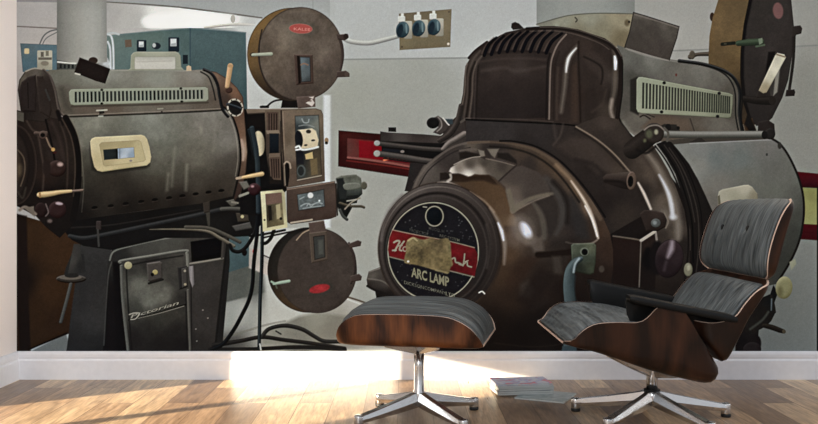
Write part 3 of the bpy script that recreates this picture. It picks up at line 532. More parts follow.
# bar and knobs
use(LR)
P([(664,141),(690,138),(772,134),(774,139),(690,143),(668,145)], (78,71,64)); P([(700,137),(706,142),(690,142)],(60,54,50)); 
P([(657,128),(664,124),(676,124.6),(680,131),(660,134)], (54,48,44), f=1.2); E(668,127.4,3,3.4,(34,30,30)); E(678,128,1.6,1.6,(28,26,26))
piece('latch_bar', LR, 'long grey latch bar'); S([(658,134),(690,134.8),(766,134.4)], 7, (112,110,103), tube=((150,148,141),.7), sm=0); E(770,134,5,5.6,(44,40,38), bev=(2,24)); E(764.4,135,3,4.2,(32,29,28))
# ---- small machine parts at the lower right
use(PR)
P([(735,352),(735,320),(756,300),(770,294),(773,285),(778,292),(773.6,304),(775.4,312),(771,321),(765.6,326.4),(758.6,330),(758,336),(753.6,340.4),(757,346),(761,352)], pc((745,345,34,28,29),(760,310,42,36,33),(770,300,34,34,34),(755,325,48,42,38),(757,347,52,42,42)), nz=.1)
S([(750,329),(762,320),(768,312)], 2.4, (92,92,82), a=.8, f=1.6); S([(771,296),(773.4,304),(774.6,312)], 2.2, (50,44,38)); S([(771.4,299),(771,310)], 1.4, (120,132,136), a=.8)
E(754,343,7,9,(42,33,33), f=1.5); E(752,349,9,7,(56,45,45), bev=(3,14))
S([(764,325.4),(772,327.4),(779,330),(783.4,331.4)], [4.6,5.4,5.2,4], (52,43,36), tube=((86,74,62),.5)); E(783.6,331.4,1.8,2,(98,86,66))
piece('round_knob', PR, 'cream round knob beside the headrest of the chair'); E(783.8,287.6,8.4,11.2,(146,140,98), rot=6, bev=(5,30), nz=.05); E(779.6,292,3,5,(96,88,52),f=4,a=.5); P([(789,262),(795,258.6),(796,264),(791,270)], (150,148,122), f=1.4)
# ---- hood
HO = piece('hood', PR, 'glossy brown cooling hood with curved slots')
P([(511,27.5),(511.6,23.4),(515,22),(519,23.6),(524,28.6),(513,30)], (52,42,40), bev=(1.6,30))
S([(469,58),(476,50.6),(487,42.4)], 3, (52,40,36))
P([(456,123),(460,107.6),(463,93),(464,78),(465.4,66),(471.5,56),(476,51),(484,44.6),(494,38.6),(506,32.4),(527.6,27.6),(554,26.2),(578,29.4),(604.6,38.3),(612,43.4),(618.6,49.8),(622.2,57),(623.2,64),(622.6,93),(619.6,118),(631,137),(640,150),(600,150),(560,150),(500,150),(460,150),(446,148)],
  pc((470,75,60,48,44),(468,100,58,46,42),(472,62,78,66,60),(490,50,56,44,40),(520,33,58,46,43),(550,30,66,54,49),(556,45,70,57,52),(545,70,52,40,37),(557,80,64,50,45),(556,110,64,50,45),(585,45,72,58,52),(600,46,58,46,41),(600,60,64,51,46),(590,75,60,48,43),(600,95,58,46,41),(590,110,60,48,43),(610,50,60,48,44),(607,110,78,66,58),(612,75,84,72,66),(618,70,46,36,32),(617,100,44,35,31),(600,125,72,60,53),(620,135,66,55,50),(580,100,60,45,39),soft=5), nz=.05)
# inner front panel
P([(477,60),(482,55.6),(500,54.4),(525,53.6),(548,54.6),(550,60),(548.6,118),(470,119.4),(474,90)], pc((500,58,66,53,49),(540,60,58,46,43),(485,62,56,46,42),(490,69,74,62,58),(520,71,78,66,62),(540,69,62,50,46),(485,76,60,48,45),(520,82,58,46,43),(500,95,54,43,41),(535,95,50,40,38),(510,112,50,40,39),(540,115,44,35,34),(480,110,50,40,38),soft=5), nz=.05)
S([(480,62),(500,59),(530,58.6),(546,60)], 2, (88,74,68), a=.55, f=3); S([(482,71),(505,67.6),(515,71),(546,66.6)], 2.4, (98,85,79), a=.5, f=4); S([(482,54.6),(500,51.8),(530,51.4),(549,53.6)], 2, (40,30,29), a=.7, f=2)
for q,wd,c,al in (([(463.6,119),(467,95),(468,75),(473,60),(480,51)],2.2,(104,90,82),.6),([(469,119),(472,95),(473,75),(477,62),(484,54)],1.8,(122,108,98),.6),([(466,119),(469.4,95),(470.6,75),(475,62)],1.6,(36,27,25),.8),([(476,119),(477,90),(478,66)],1.6,(36,28,26),.7),([(474,119),(475,90),(476.4,68),(481,58)],1.2,(96,82,76),.5)): S(q,wd,c,a=al,f=1.6)
S([(461,110),(464.4,92),(465.4,72),(467,64)], 1.6, (140,126,114), a=.6, f=1.4)
piece('cooling_slots', HO, 'row of nine dark curved slots')
for b,t in (((132,252),(188,172)),((165,248),(222,165)),((200,240),(262,155)),((237,235),(297,148)),((270,232),(332,143)),((305,235),(370,140)),((342,235),(408,140)),((378,237),(445,142)),((414,241),(486,152))):
    x0,y0 = 455+b[0]/4.544, b[1]/4.544; x1,y1 = 455+t[0]/4.544, t[1]/4.544
    mx,my = x0+(x1-x0)*.36, y0+(y1-y0)*.58
    S([(x0-2.2,y0-2),(mx-2.4,my),(x1-2.6,y1)], 1.6, (98,82,77), a=.7, f=1.4); S([(x0,y0),(mx,my),(x1,y1)], [3.4,3.6,2.6], (15,13,19))
use(HO)
S([(549,119),(549.6,90),(550.6,66),(553,55),(558,44),(566,34.6)], 1.7, (130,114,104), a=.85); S([(546,119),(546.6,90),(547.6,64),(550,54)], 2, (34,26,25), a=.8); S([(553.6,119),(554,90),(555,66),(559,52)], 1.6, (44,34,31), a=.6, f=2); S([(556.6,119),(557,88),(558,68)],2.4,(92,76,68),a=.5,f=2.4)
S([(577,46),(572,53),(568.4,59),(566.4,67),(565.4,76),(564.6,86),(563,98),(561,112)], [2,4,5,4.6,4,3.6,3.4,3], (116,106,96), f=4, a=.85); S([(576,48.4),(571,54),(568.2,59),(566.6,66),(566,72)], [1.4,2.4,3.2,2.6,1.6], (206,206,202), f=1.8, a=.9)
P([(571,66),(577.6,62),(580,122),(570,123)], hh(570,581,(70,54,46),(80,61,51),(58,45,39)), f=3, a=.8)
S([(578.6,42),(578.4,60),(579.6,90),(580.4,122)], 2, (40,29,26), a=.8, f=1.6)
P([(583,58),(588,50),(598,54),(606,66),(604,88),(598,76),(590,70)], (80,66,60), f=4, a=.5); S([(584,57),(592.6,61),(601,67),(602.5,76),(601,84)],1.8,(34,26,24),a=.8,f=1.8); P([(584,92),(594,84),(598,104),(594,122),(584,122)], (50,39,35), f=4, a=.5); S([(592,112),(602,104),(606,90)],2,(86,72,64),a=.5,f=3)
S([(613,50),(615.2,57),(615.4,68),(615,80),(614,92),(611,106)], [2,4.4,5,5,5,4], (104,92,82), f=3.4, a=.85); S([(614.6,56.6),(615.3,62),(615.2,69)], [2,3.4,2.4], (214,218,224), f=1.8); S([(611.6,100),(610.6,110),(612.6,118)], 3.4, (150,136,124), a=.75, f=3)
S([(527,29),(554,28),(577,31.6),(602,40.4),(611.6,46.4),(617.6,54),(620,64),(619.6,90),(616.8,118)], 3.4, (42,32,29)); S([(540,27.4),(560,27.6),(580,31),(604,39.6),(614.6,46.4),(621,56)], 1, (118,104,95), a=.7); S([(530,31.4),(554,31),(575,34.4),(598,42.6),(609,49.6)], 1, (112,97,88), a=.6); S([(622,60),(622,92),(619,117),(626,129),(632,136.6)], 1.4, (30,23,22))
S([(622.6,122),(630,132),(640,136)], 3, (152,148,136), a=.35, f=3)
# flap on flue
piece('hinged_flap', PR, 'grey brown hinged flap leaning on the flue')
P([(633,12),(645,15.4),(679.4,26.4),(677,38),(669.4,60.6),(650,55.6),(624,47.6),(629,32)], pc((640,22,86,78,72),(655,30,84,76,70),(665,24,104,96,88),(672,32,92,85,78),(660,48,80,71,66),(636,40,80,72,66),(640,15,112,105,95)), nz=.06, rim=(1.4,(42,35,34),.85)); S([(635,14.6),(660,22),(678,28)], 1.4, (126,116,110), a=.6); S([(626,48.4),(648,55.2),(668,60.4)], 1.6, (150,142,132), a=.6)
# ---- base tone under the right machine
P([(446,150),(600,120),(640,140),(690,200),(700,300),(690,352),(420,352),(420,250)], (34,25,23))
# ---- lower left rails
RA = piece('lamp_rails', PR, 'dark stacked rails and knob at the left of the glossy projector')
P([(445,126),(462,112),(470,150),(440,176),(412,192),(404.6,191),(409.4,172),(410,163),(436,162)], pc((412,180,52,44,43),(425,168,72,63,60),(420,185,58,50,49),(455,130,66,56,53),(455,145,74,64,60),(440,160,78,69,65)), nz=.06)
S([(413,192),(418,180),(428,168)],1.6,(96,86,82),a=.6)
P([(381,137),(444,140),(446,160),(382,156)], (22,19,20))
P([(380.2,131.4),(388,132.6),(424,134.4),(442,136),(448,132),(456,128),(452,141),(441,143.6),(380.4,141.6)], pc((384,136,66,58,56),(400,134,88,79,76),(420,140,70,60,57),(440,138,80,70,66),(452,133,76,66,62)), rim=(1,(42,35,34),.7)); P([(388.4,127.4),(396,127.4),(396.2,132),(388.4,131.6)], (34,29,30), bev=(1.2,20)); S([(381,141.8),(440,144.8)], 1.6, (30,25,25))
S([(377,143.4),(400,146),(424,148.6),(441,149.6)], [5,4.4,4.4,4.4], (74,66,63), tube=((108,99,94),.6)); E(377,143.2,3,2.7,(152,148,142), bev=(1.6,20)); S([(384,150),(402,151.6)], 3, (34,34,42)); E(402.4,151.6,2,1.4,(130,118,112))
S([(376.4,153.6),(400,156.6),(424,160.4),(440,162)], [6,5.6,5.4,5], (82,74,71), tube=((118,108,103),.6)); E(377,153.6,3.2,3.2,(156,149,141), bev=(1.6,22)); S([(384,158.4),(408,161.6),(436,165)], 1.6, (36,31,30))
P([(410,163.4),(424,164),(415,178),(407,188)], (50,43,43), f=1.4); S([(425,165),(414,182)], 1.4, (92,82,78), a=.7)
S([(461,106),(457.6,121),(450,133),(440,140)], [5,6,7,6], (62,52,49), tube=((104,92,86),.7)); S([(464,134),(456,139),(449,143),(443,149)], [6,6,5.4,4], (112,101,95), tube=((150,138,130),.7)); S([(461,122),(466,119),(470,119)],2.4,(98,88,82),a=.8)
P([(434,117.6),(438,115.6),(443,119),(450,125.6),(446,131.6),(440,135),(433,132.4),(438,127)], (78,68,65), bev=(2,30)); S([(438,117),(441,121),(441.4,127),(437,131.6)], 1.4, (126,116,110)); E(432.8,123,6.2,5.6,(30,27,27), bev=(3,24)); P([(445,119),(452.6,119),(453,124),(448,125)], (62,76,84), f=1.4); S([(443,118),(447.4,123.6),(449,125)],1.2,(190,186,178))
# band below seam
use(PR)
P([(466,119.6),(500,121),(550,124),(574.6,125.6),(600,142),(626,168),(641,188),(652,210),(600,240),(560,170),(500,145),(466,143)], pc((475,130,62,55,55),(500,130,66,59,59),(540,133,62,54,53),(565,135,58,48,45),(530,142,52,44,43),(580,145,66,54,49),(595,150,70,58,52),(572,152,54,44,40),(600,160,64,52,47),(590,168,50,40,37),(616,170,84,69,59),(609,160,74,60,53),(620,190,50,40,37),(635,200,56,45,41),(605,200,46,36,33),(600,182,52,42,39),(625,212,66,54,47),soft=5), nz=.06)
S([(466,119.6),(500,121.2),(553.5,123.7),(574.8,125.6)], 1.7, (17,14,15)); S([(466,118),(520,119.6),(553,121.8)], 1, (96,84,78), a=.5); S([(553.6,124),(555.6,138)], 3, (92,80,75), a=.45, f=3); S([(563,124),(560,136),(553,145)], 2, (92,80,73), a=.6, f=2.4)
P([(555,146),(570,136),(590,139),(606,154),(613,170),(598,174),(585,162),(572,158)], (86,72,65), f=6, a=.5); S([(575,160),(592,164),(604,174)],3,(42,33,31),a=.6,f=4)
# outer flange with bright sheen
FL = piece('rear_flange', PR, 'broad glossy brown rear flange with bolts and knob')
P([(574.8,125.8),(600,116),(617,119),(631,137),(640,137),(652,144),(660,156),(668,170),(676,188),(684,210),(689,240),(690,270),(686,300),(672,352),(560,352),(615,300),(655,290),(652,212),(641,188),(626,168),(601,142.4)],
  pc((590,125,70,58,52),(605,124,80,67,60),(600,135,64,53,48),(620,140,72,60,54),(615,150,58,48,43),(635,145,58,48,43),(640,165,80,67,58),(625,158,64,53,47),(650,175,92,77,66),(655,190,74,61,53),(645,190,60,49,44),(662,200,104,90,78),(668,215,116,103,92),(680,215,62,51,46),(675,235,96,83,72),(664,238,70,57,50),(684,245,44,35,32),(660,262,58,44,38),(676,270,50,39,34),(665,295,46,34,29),(650,320,36,26,23),(620,330,34,24,21),(680,300,32,25,23),(590,345,26,19,17),(600,330,32,23,20),soft=4.5), nz=.05)
S([(576,126.8),(590,135),(602,143.4),(615,155),(627,168.6),(634,177)], 1.6, (140,122,104), a=.85, f=1.2); S([(575,128.6),(600,144.8),(624,168.6)], 1.6, (34,27,25), a=.6, f=1.4); S([(638,183),(644,194),(650.6,209)], [2,3,2.4], (186,172,158), f=1.6); 
S([(640,146),(650,157),(659,170),(667,186),(674,205),(677.6,222),(678,238)], [3,5,6,7,8,8,5], (128,116,104), f=5.5, a=.85); S([(659,175),(664,184),(668.4,194),(671.2,205),(672.6,217)], [1.6,3,4,4.6,4], (196,194,196), f=2.4, a=.9); E(673,217,4,3,(190,188,188),f=3,a=.7); S([(632,150),(645,166),(655,186)], 6, (98,82,72), a=.4, f=5)
S([(655,146),(664,158),(673,174),(682,197),(687,220),(688,250),(684,284)], 1.7, (28,21,20)); S([(657,145),(667,158),(676,175),(684.6,197),(689.4,220),(690.4,250)], 1.2, (112,98,88), a=.7)
# dark ring
piece('dark_ring', FL, 'matt black ring in front of the grey drum')
P([(656,144),(664,141),(671,142),(678,150),(689,164),(698,180),(705,195),(713,213),(716,232),(715,262),(708,300),(700,352),(672,352),(684,300),(690.6,262),(690,230),(684,200),(675,174),(666,158)], pc((668,150,30,25,24),(685,175,32,26,25),(700,200,34,28,26),(695,230,34,26,24),(708,240,30,23,22),(700,290,26,19,18)), nz=.06)
S([(669,148),(681,166),(691,189),(697.4,214),(698.6,244),(695,280)], 1.1, (74,63,57), a=.8); S([(673,147),(685,165),(695,189),(701,214),(702,246)], 1, (14,11,11)); S([(661,147),(675,168),(686,197),(692,225),(693,262)], 1.4, (12,10,10)); S([(664,145),(679,168),(689.4,197),(694.6,222)], 1, (86,76,70), a=.6)
use(FL)
# arm at top
S([(632,150),(641,143),(650,136),(656,131.4)], [18,19,18,14], (46,37,33), tube=((78,66,60),.5)); E(654,133,9.8,10.2,(60,50,45), rot=-20, bev=(3,26)); S([(644,130),(650,126),(658,125.6),(664,130)],1.6,(140,128,118),a=.8); E(649,134,3.6,4.4,(98,100,76),f=3,a=.8); E(656,132,2,2.6,(148,144,120),f=2); E(644.6,140.6,1.6,2,(96,96,70),f=2); S([(664,128),(668,133),(667,141)], 2.4, (92,86,78)); S([(637,150),(646,153),(655,147)],2.4,(26,20,19),a=.8,f=2)
# pipe stub
piece('pipe_stub', FL, 'short brown pipe stub'); P([(602.6,177),(606,174.2),(630,171.6),(632,190),(622,188.6),(604,182.6)], vv(172,190,(98,83,74),(70,56,50),(44,33,30),(30,22,20))); S([(605,181),(620,182),(628,186)], 3, (30,22,20), a=.8,f=2); E(631.2,180.8,4.8,9.2,(104,84,72), rot=4, bev=(2,30)); E(630.4,181.4,2.7,5.4,(12,9,9), rot=4)
use(FL)
# brackets
P([(613,236.8),(634,238.6),(641,240.6),(641.6,262),(640,286),(614,290),(611.6,262)], pc((625,245,48,30,25),(625,275,38,24,20),(638,250,50,33,28))); P([(641,240.6),(655,233),(656.4,236),(656,262),(655,288),(640.6,290)], pc((648,245,52,36,31),(650,262,26,19,18),(646,280,36,25,22))); E(648,258,5,11,(16,12,13),f=3)
S([(613,236),(632,238.6),(641,240.4)], 1.6, (132,115,100), a=.75); S([(641,240.4),(650,234.6),(654.6,231.6)], 3, (172,160,146)); S([(640.8,242),(640,262),(639,287)], 1.3, (134,120,108), a=.8); S([(655.6,233),(657,244)], 2.2, (150,138,128), a=.8)
P([(640,214),(644,210),(655,210.4),(664,213),(666.6,220),(665,227),(658,231),(646,231)], pc((645,215,60,46,41),(660,228,50,37,33),(655,212,74,58,52)), bev=(2,24)); E(655.6,223,4.8,4.4,(88,90,88), bev=(2,24)); E(654.6,222.6,2,2,(126,130,128),f=1.6); S([(664,213),(668,221),(665.6,228)],1.4,(130,116,104),a=.7)
piece('oval_knob', FL, 'dark maroon oval knob'); E(657,258,8,17,(26,19,20),f=3); E(669,258.6,14.2,19.4,pc((660,262,44,30,34),(668,250,72,53,57),(676,255,60,43,47),(668,272,46,32,35)), rot=10, bev=(5,20), rim=(1,(26,19,20),.7)); S([(672,242),(671,249),(667.6,257)], [4,6,3], (150,135,140), f=4, a=.9); S([(664,270),(666,262)],3,(96,78,84),f=3,a=.6)
piece('small_knob', FL, 'small cream knob'); E(688,269.6,4.6,7,(122,116,94), bev=(2.6,26), rim=(1,(60,54,44),.6)); E(688.4,267.6,1.8,3,(154,148,122),f=2)
# ---- foot at lower left
use(PR)
P([(366.6,279.6),(368.6,271.4),(374,269.4),(380,267),(386,272),(398,292),(404,300),(376.6,299.4),(375,290.6),(367.6,286.8)], pc((372,275,104,96,88),(385,282,78,69,64),(372,285,66,57,53),(390,296,36,30,28),(380,296,32,27,26)), nz=.07); S([(368,278.6),(382,281),(392,288)], 1.6, (120,112,103), a=.6); S([(367.4,286),(376,290.6),(392,296)],2.4,(30,25,24),a=.8); S([(369.6,271.6),(380,268)],1.4,(140,132,122),a=.6)
# ---- bell
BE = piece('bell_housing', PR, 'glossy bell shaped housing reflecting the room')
P([(404,300),(396,280),(400,220),(414,183),(423,167),(436,156),(451.4,146),(467,141.6),(489,140.6),(513,142.6),(535,147.6),(557,160.6),(574.6,178),(590,198),(603,218),(610,234),(613,250),(613,270),(608,300),(598,330),(588,352),(420,352)],
  pc((428,170,96,86,80),(445,158,70,60,57),(460,150,72,62,59),(490,150,62,52,48),(470,146,102,90,80),(500,143,60,49,45),(520,150,84,67,55),(545,160,92,72,56),(560,172,100,78,60),(575,190,108,84,64),(588,208,118,94,76),(600,230,88,64,49),(606,250,72,50,39),(606,280,52,35,28),
  (500,158,82,70,65),(530,165,64,54,50),(550,185,62,52,49),(565,200,56,47,45),(575,220,54,45,43),(580,235,60,50,47),(480,190,100,70,46),(510,205,80,64,54),(495,215,100,73,50),(515,240,112,92,78),(530,225,92,79,70),(545,210,80,68,61),(550,230,72,61,55),(540,250,82,66,56),
  (510,255,96,70,50),(505,275,80,57,40),(520,270,66,46,35),(540,270,56,42,35),(560,260,58,46,40),(580,255,50,36,30),(595,285,40,26,21),(580,300,36,24,20),(560,290,44,31,26),(530,290,52,38,32),(510,300,60,42,31),(495,320,40,28,22),(540,320,36,26,22),(570,330,28,20,17),(520,340,26,18,16),(480,340,26,19,16),soft=5), nz=.05)
# rim of the bell
S([(405,300),(402,250),(414,190),(424,170),(437,157.6),(452,147.6),(468,143),(489,142)], 2.2, (110,98,90), a=.7); S([(419,186),(428,171),(441,160),(455,151.6),(470,147.6)], 1.2, (52,44,42), a=.8)
S([(468,143),(489,142),(512,144),(534,149.4),(555,162),(572,179),(588,199.6),(600,219)], [2,2,2.4,3,3.4,3.6,4,4], (104,84,68), f=2, a=.85); S([(500,141),(514,141.4),(536,146.6),(558,159.4),(576,177),(592,197),(605,217)], 1.8, (26,20,19)); S([(490,146.4),(512,148.6),(532,154.6),(550,166),(565,182),(579,202)], 2, (36,29,27), a=.8, f=1.6)
S([(556,165),(568,177),(578,190),(586,203)], 3, (140,112,86), f=3, a=.8); S([(571,181),(582,197),(590,212),(595,226),(598,238)], [1,2.4,3,3,2], (206,190,172), f=2, a=.9); S([(585,206),(592,220),(597,236)],1.6,(236,226,216),f=1.4,a=.8)
S([(597,240),(590,243.6),(575,244),(566,242)], 1.8, (150,134,120), a=.7, f=1.4); 
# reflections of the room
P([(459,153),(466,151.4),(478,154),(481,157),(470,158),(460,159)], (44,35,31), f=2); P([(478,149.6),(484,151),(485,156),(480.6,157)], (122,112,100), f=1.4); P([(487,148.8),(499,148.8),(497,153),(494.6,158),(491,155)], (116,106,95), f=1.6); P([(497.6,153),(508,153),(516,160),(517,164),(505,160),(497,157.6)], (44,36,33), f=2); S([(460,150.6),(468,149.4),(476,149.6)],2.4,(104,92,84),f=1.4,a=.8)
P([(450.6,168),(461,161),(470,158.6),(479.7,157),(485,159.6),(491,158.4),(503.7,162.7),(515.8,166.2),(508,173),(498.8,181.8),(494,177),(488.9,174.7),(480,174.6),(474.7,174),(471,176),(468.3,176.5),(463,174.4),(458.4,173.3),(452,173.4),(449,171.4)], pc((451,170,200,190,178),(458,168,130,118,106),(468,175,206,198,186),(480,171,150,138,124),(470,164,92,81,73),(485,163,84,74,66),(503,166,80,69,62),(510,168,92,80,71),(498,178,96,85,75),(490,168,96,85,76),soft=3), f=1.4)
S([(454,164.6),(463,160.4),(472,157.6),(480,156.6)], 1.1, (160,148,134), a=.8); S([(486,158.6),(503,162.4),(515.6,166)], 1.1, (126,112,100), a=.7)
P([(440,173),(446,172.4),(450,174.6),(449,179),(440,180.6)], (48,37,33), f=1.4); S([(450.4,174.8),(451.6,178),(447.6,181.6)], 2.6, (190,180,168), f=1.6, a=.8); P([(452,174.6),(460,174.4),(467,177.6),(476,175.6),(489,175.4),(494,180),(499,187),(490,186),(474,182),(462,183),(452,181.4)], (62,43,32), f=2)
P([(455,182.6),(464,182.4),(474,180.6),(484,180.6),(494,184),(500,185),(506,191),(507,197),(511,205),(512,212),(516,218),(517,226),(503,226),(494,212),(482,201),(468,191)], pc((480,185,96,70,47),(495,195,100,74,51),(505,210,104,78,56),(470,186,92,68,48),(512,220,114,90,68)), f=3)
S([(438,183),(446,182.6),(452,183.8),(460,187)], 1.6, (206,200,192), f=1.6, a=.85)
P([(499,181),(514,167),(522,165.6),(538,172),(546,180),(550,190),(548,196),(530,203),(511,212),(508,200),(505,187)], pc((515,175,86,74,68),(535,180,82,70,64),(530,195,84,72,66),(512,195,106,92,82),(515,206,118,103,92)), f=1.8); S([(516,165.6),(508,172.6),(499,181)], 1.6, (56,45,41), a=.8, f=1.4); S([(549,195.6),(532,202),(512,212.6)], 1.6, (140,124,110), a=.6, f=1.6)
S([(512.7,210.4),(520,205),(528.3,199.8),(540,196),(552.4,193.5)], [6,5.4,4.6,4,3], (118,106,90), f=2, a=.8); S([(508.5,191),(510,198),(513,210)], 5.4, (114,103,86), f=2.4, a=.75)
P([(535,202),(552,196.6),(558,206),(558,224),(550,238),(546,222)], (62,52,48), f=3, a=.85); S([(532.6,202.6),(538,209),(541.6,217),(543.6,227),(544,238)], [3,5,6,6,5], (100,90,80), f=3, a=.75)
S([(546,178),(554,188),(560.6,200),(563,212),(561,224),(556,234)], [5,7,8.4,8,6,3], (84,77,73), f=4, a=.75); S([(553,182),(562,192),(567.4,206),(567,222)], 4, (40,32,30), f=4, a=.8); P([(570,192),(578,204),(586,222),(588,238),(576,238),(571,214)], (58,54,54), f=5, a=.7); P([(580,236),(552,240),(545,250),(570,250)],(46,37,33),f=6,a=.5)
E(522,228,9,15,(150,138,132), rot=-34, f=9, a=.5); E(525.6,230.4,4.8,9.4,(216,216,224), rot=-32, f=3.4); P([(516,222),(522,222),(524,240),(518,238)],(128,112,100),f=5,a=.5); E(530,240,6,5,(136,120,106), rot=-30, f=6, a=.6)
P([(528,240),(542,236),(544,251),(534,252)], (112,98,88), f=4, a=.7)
# lower bell darkness
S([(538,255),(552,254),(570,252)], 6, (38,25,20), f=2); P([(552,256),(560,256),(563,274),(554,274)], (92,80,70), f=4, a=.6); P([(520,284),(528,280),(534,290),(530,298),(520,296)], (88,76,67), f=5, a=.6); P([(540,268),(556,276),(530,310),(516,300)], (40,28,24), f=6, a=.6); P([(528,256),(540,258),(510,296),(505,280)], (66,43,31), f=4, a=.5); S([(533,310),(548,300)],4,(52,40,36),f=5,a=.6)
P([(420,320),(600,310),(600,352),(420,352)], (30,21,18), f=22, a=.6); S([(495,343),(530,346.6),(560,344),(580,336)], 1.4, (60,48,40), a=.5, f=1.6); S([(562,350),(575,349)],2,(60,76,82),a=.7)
# lifting handle with plate
HP = piece('lifting_handle', BE, 'blue grey curved lifting handle on a green plate')
P([(571,245.4),(573,243.6),(594,243),(596,245.6),(595.4,262),(593.6,273),(590,274.6),(576,272),(572,268)], pc((575,248,84,88,72),(590,248,92,94,74),(590,268,74,78,60),(580,268,56,58,48),(583,258,70,76,64)), bev=(2,28), nz=.1); E(584.2,251.6,4.4,4.2,(110,114,98)); E(584.6,252,3,3.2,(12,12,12))
S([(580.6,258.6),(574.6,262.6),(570.4,270),(568.6,280),(568.6,290),(569.8,302),(570.6,318),(569.6,335),(569.6,352)], [5,8,10,10.4,10.6,11,11,12,13], (78,90,92), tube=((118,130,130),.5)); S([(579,258.6),(575,264),(573.4,272)], 2, (170,180,178), f=1.6, a=.8); S([(574.4,276),(573.6,290),(576,306)],3,(56,70,75),a=.6,f=2); P([(562,346),(576,346),(577,352),(562,352)], (70,86,92), f=1.2)
E(601.4,269,2.8,3.4,(86,72,62), f=1.6)
# ---- collar and name disc
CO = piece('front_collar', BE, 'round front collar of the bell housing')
E(440.4,248.6,62.6,66.2,(66,48,38),f=2); S([(490,208),(498,221),(502.4,234),(504.6,248),(504,264)], [2,3.6,5,4,2], (136,122,110), f=3,a=.8); S([(498,223),(501.4,231),(503.4,240)], [1.6,3.4,2], (204,202,206), f=1.8); S([(470,192),(484,201),(494,212)], 2, (150,128,108), f=2, a=.7)
E(439.4,248.4,60.8,65.6, lin((410,185),(470,312),[(0,(106,96,91)),(.12,(86,75,71)),(.4,(74,63,59)),(.7,(60,49,45)),(1,(46,36,33))]), nz=.05, rim=(1.2,(44,36,34),.6))
E(438.8,248.8,57.4,62, lin((410,190),(470,312),[(0,(124,114,106)),(.2,(94,83,78)),(1,(58,47,43))]), ring=1.4, a=.8); E(438.2,249.4,53.4,58, lin((400,195),(480,305),[(0,(84,74,71)),(.35,(62,52,49)),(1,(48,38,36))])); E(437.4,249.8,52.4,56.6,(40,32,31), ring=2.4, f=2); E(436.4,250.2,50.4,54.4,(88,77,73), ring=1.6, a=.6, f=1.6); S([(486,225),(490,245),(487,268)], 2.4, (96,84,78), a=.6, f=3)
S([(381,240),(383,225),(390,208),(402,195)], 3, (118,110,106), a=.6, f=3); S([(479,292.6),(482,291.4),(484.6,293.6)],1.4,(200,192,180)); 
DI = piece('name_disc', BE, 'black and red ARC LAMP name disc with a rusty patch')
E(433.2,251.4,46.4,50,(22,19,21)); E(433.2,251.4,45.4,49,(31,28,34), nz=.14); E(433.2,251.4,45.2,48.8,(166,160,138), ring=1.3, a=.9)
for k in range(120):
    a = _rng.rand() * 6.28; r = math.sqrt(_rng.rand()) * .93; g = 60 + 70 * _rng.rand()
    E(433.2+45*r*math.cos(a),251.4+49*r*math.sin(a),.5+.4*_rng.rand(),.5+.3*_rng.rand(),(g,g*.97,g),a=.6)
def _dx(y): return 44.6*math.sqrt(max(0,1-((y-251.4)/48.6)**2))
P([(392.6,229.8),(405,232.4),(430,237.4),(450,241.6),(474,247.4),(477.8,254),(477.4,262),(474.6,276.4),(462,273.4),(450,271),(404,260),(389.6,256.6),(388,250),(389.4,238)], pc((395,245,138,26,30),(402,235,130,24,28),(470,262,126,22,28),(460,250,130,22,28),(455,268,122,22,28),(430,245,120,22,26)), nz=.16)
S([(392.4,229.8),(412,234),(430,237.4),(452,241.8),(474.4,247.6)], 1.1, (158,148,124), a=.8); S([(389.4,256.8),(404,260.4),(430,266),(452,271.4),(474,277)], 1.2, (150,142,120), a=.8)
# half hidden script on the red band
S([(394,242.4),(397,240.8),(399.6,241.6),(397.4,246),(395,250.6)], 1.9, (150,141,122)); S([(404,241.4),(400.6,246),(399.6,249.6),(401.6,250.6)], 1.8, (150,141,122)); S([(398,246),(402,245.4)], 1.4, (150,141,122)); E(405,249,2,2.2,(150,141,122),ring=1.2); S([(392.6,250.4),(396,250.2)],1.6,(150,141,122))
S([(451.6,259),(454.6,258),(455.6,262),(458.4,262.8),(461,264)], 1.7, (142,134,114)); S([(464.6,254),(464,260),(463,265.6)], 1.5, (142,134,114)); S([(459,264),(462,265),(465,263),(467,262),(467.6,265.6),(471.4,267)], 1.5, (142,134,114)); S([(465,261.6),(468,260.6)],1,(160,152,130))
P([(405.8,244),(408,240),(413,237),(419,238.6),(424,239.4),(431,237.6),(437,239.4),(447,238),(450.4,243),(451,250),(451.6,258),(453,264.4),(450.4,268),(448.4,273.6),(442,272),(436,270.8),(426,267.6),(414,264.6),(405,263),(404.4,258),(406,251)], pc((412,242,150,130,88),(420,242,138,120,82),(440,245,92,78,54),(425,252,104,88,58),(445,262,120,102,66),(415,258,118,100,64),(435,264,124,106,70),(448,243,128,110,74)), sm=1, nz=.24, f=1.4)
E(408.2,261.4,1.1,1.1,(226,220,206)); S([(408,240.6),(413,238),(417,240.6)],1.6,(176,156,112),a=.8); S([(436,270),(447,273)],2,(150,134,94),a=.6)
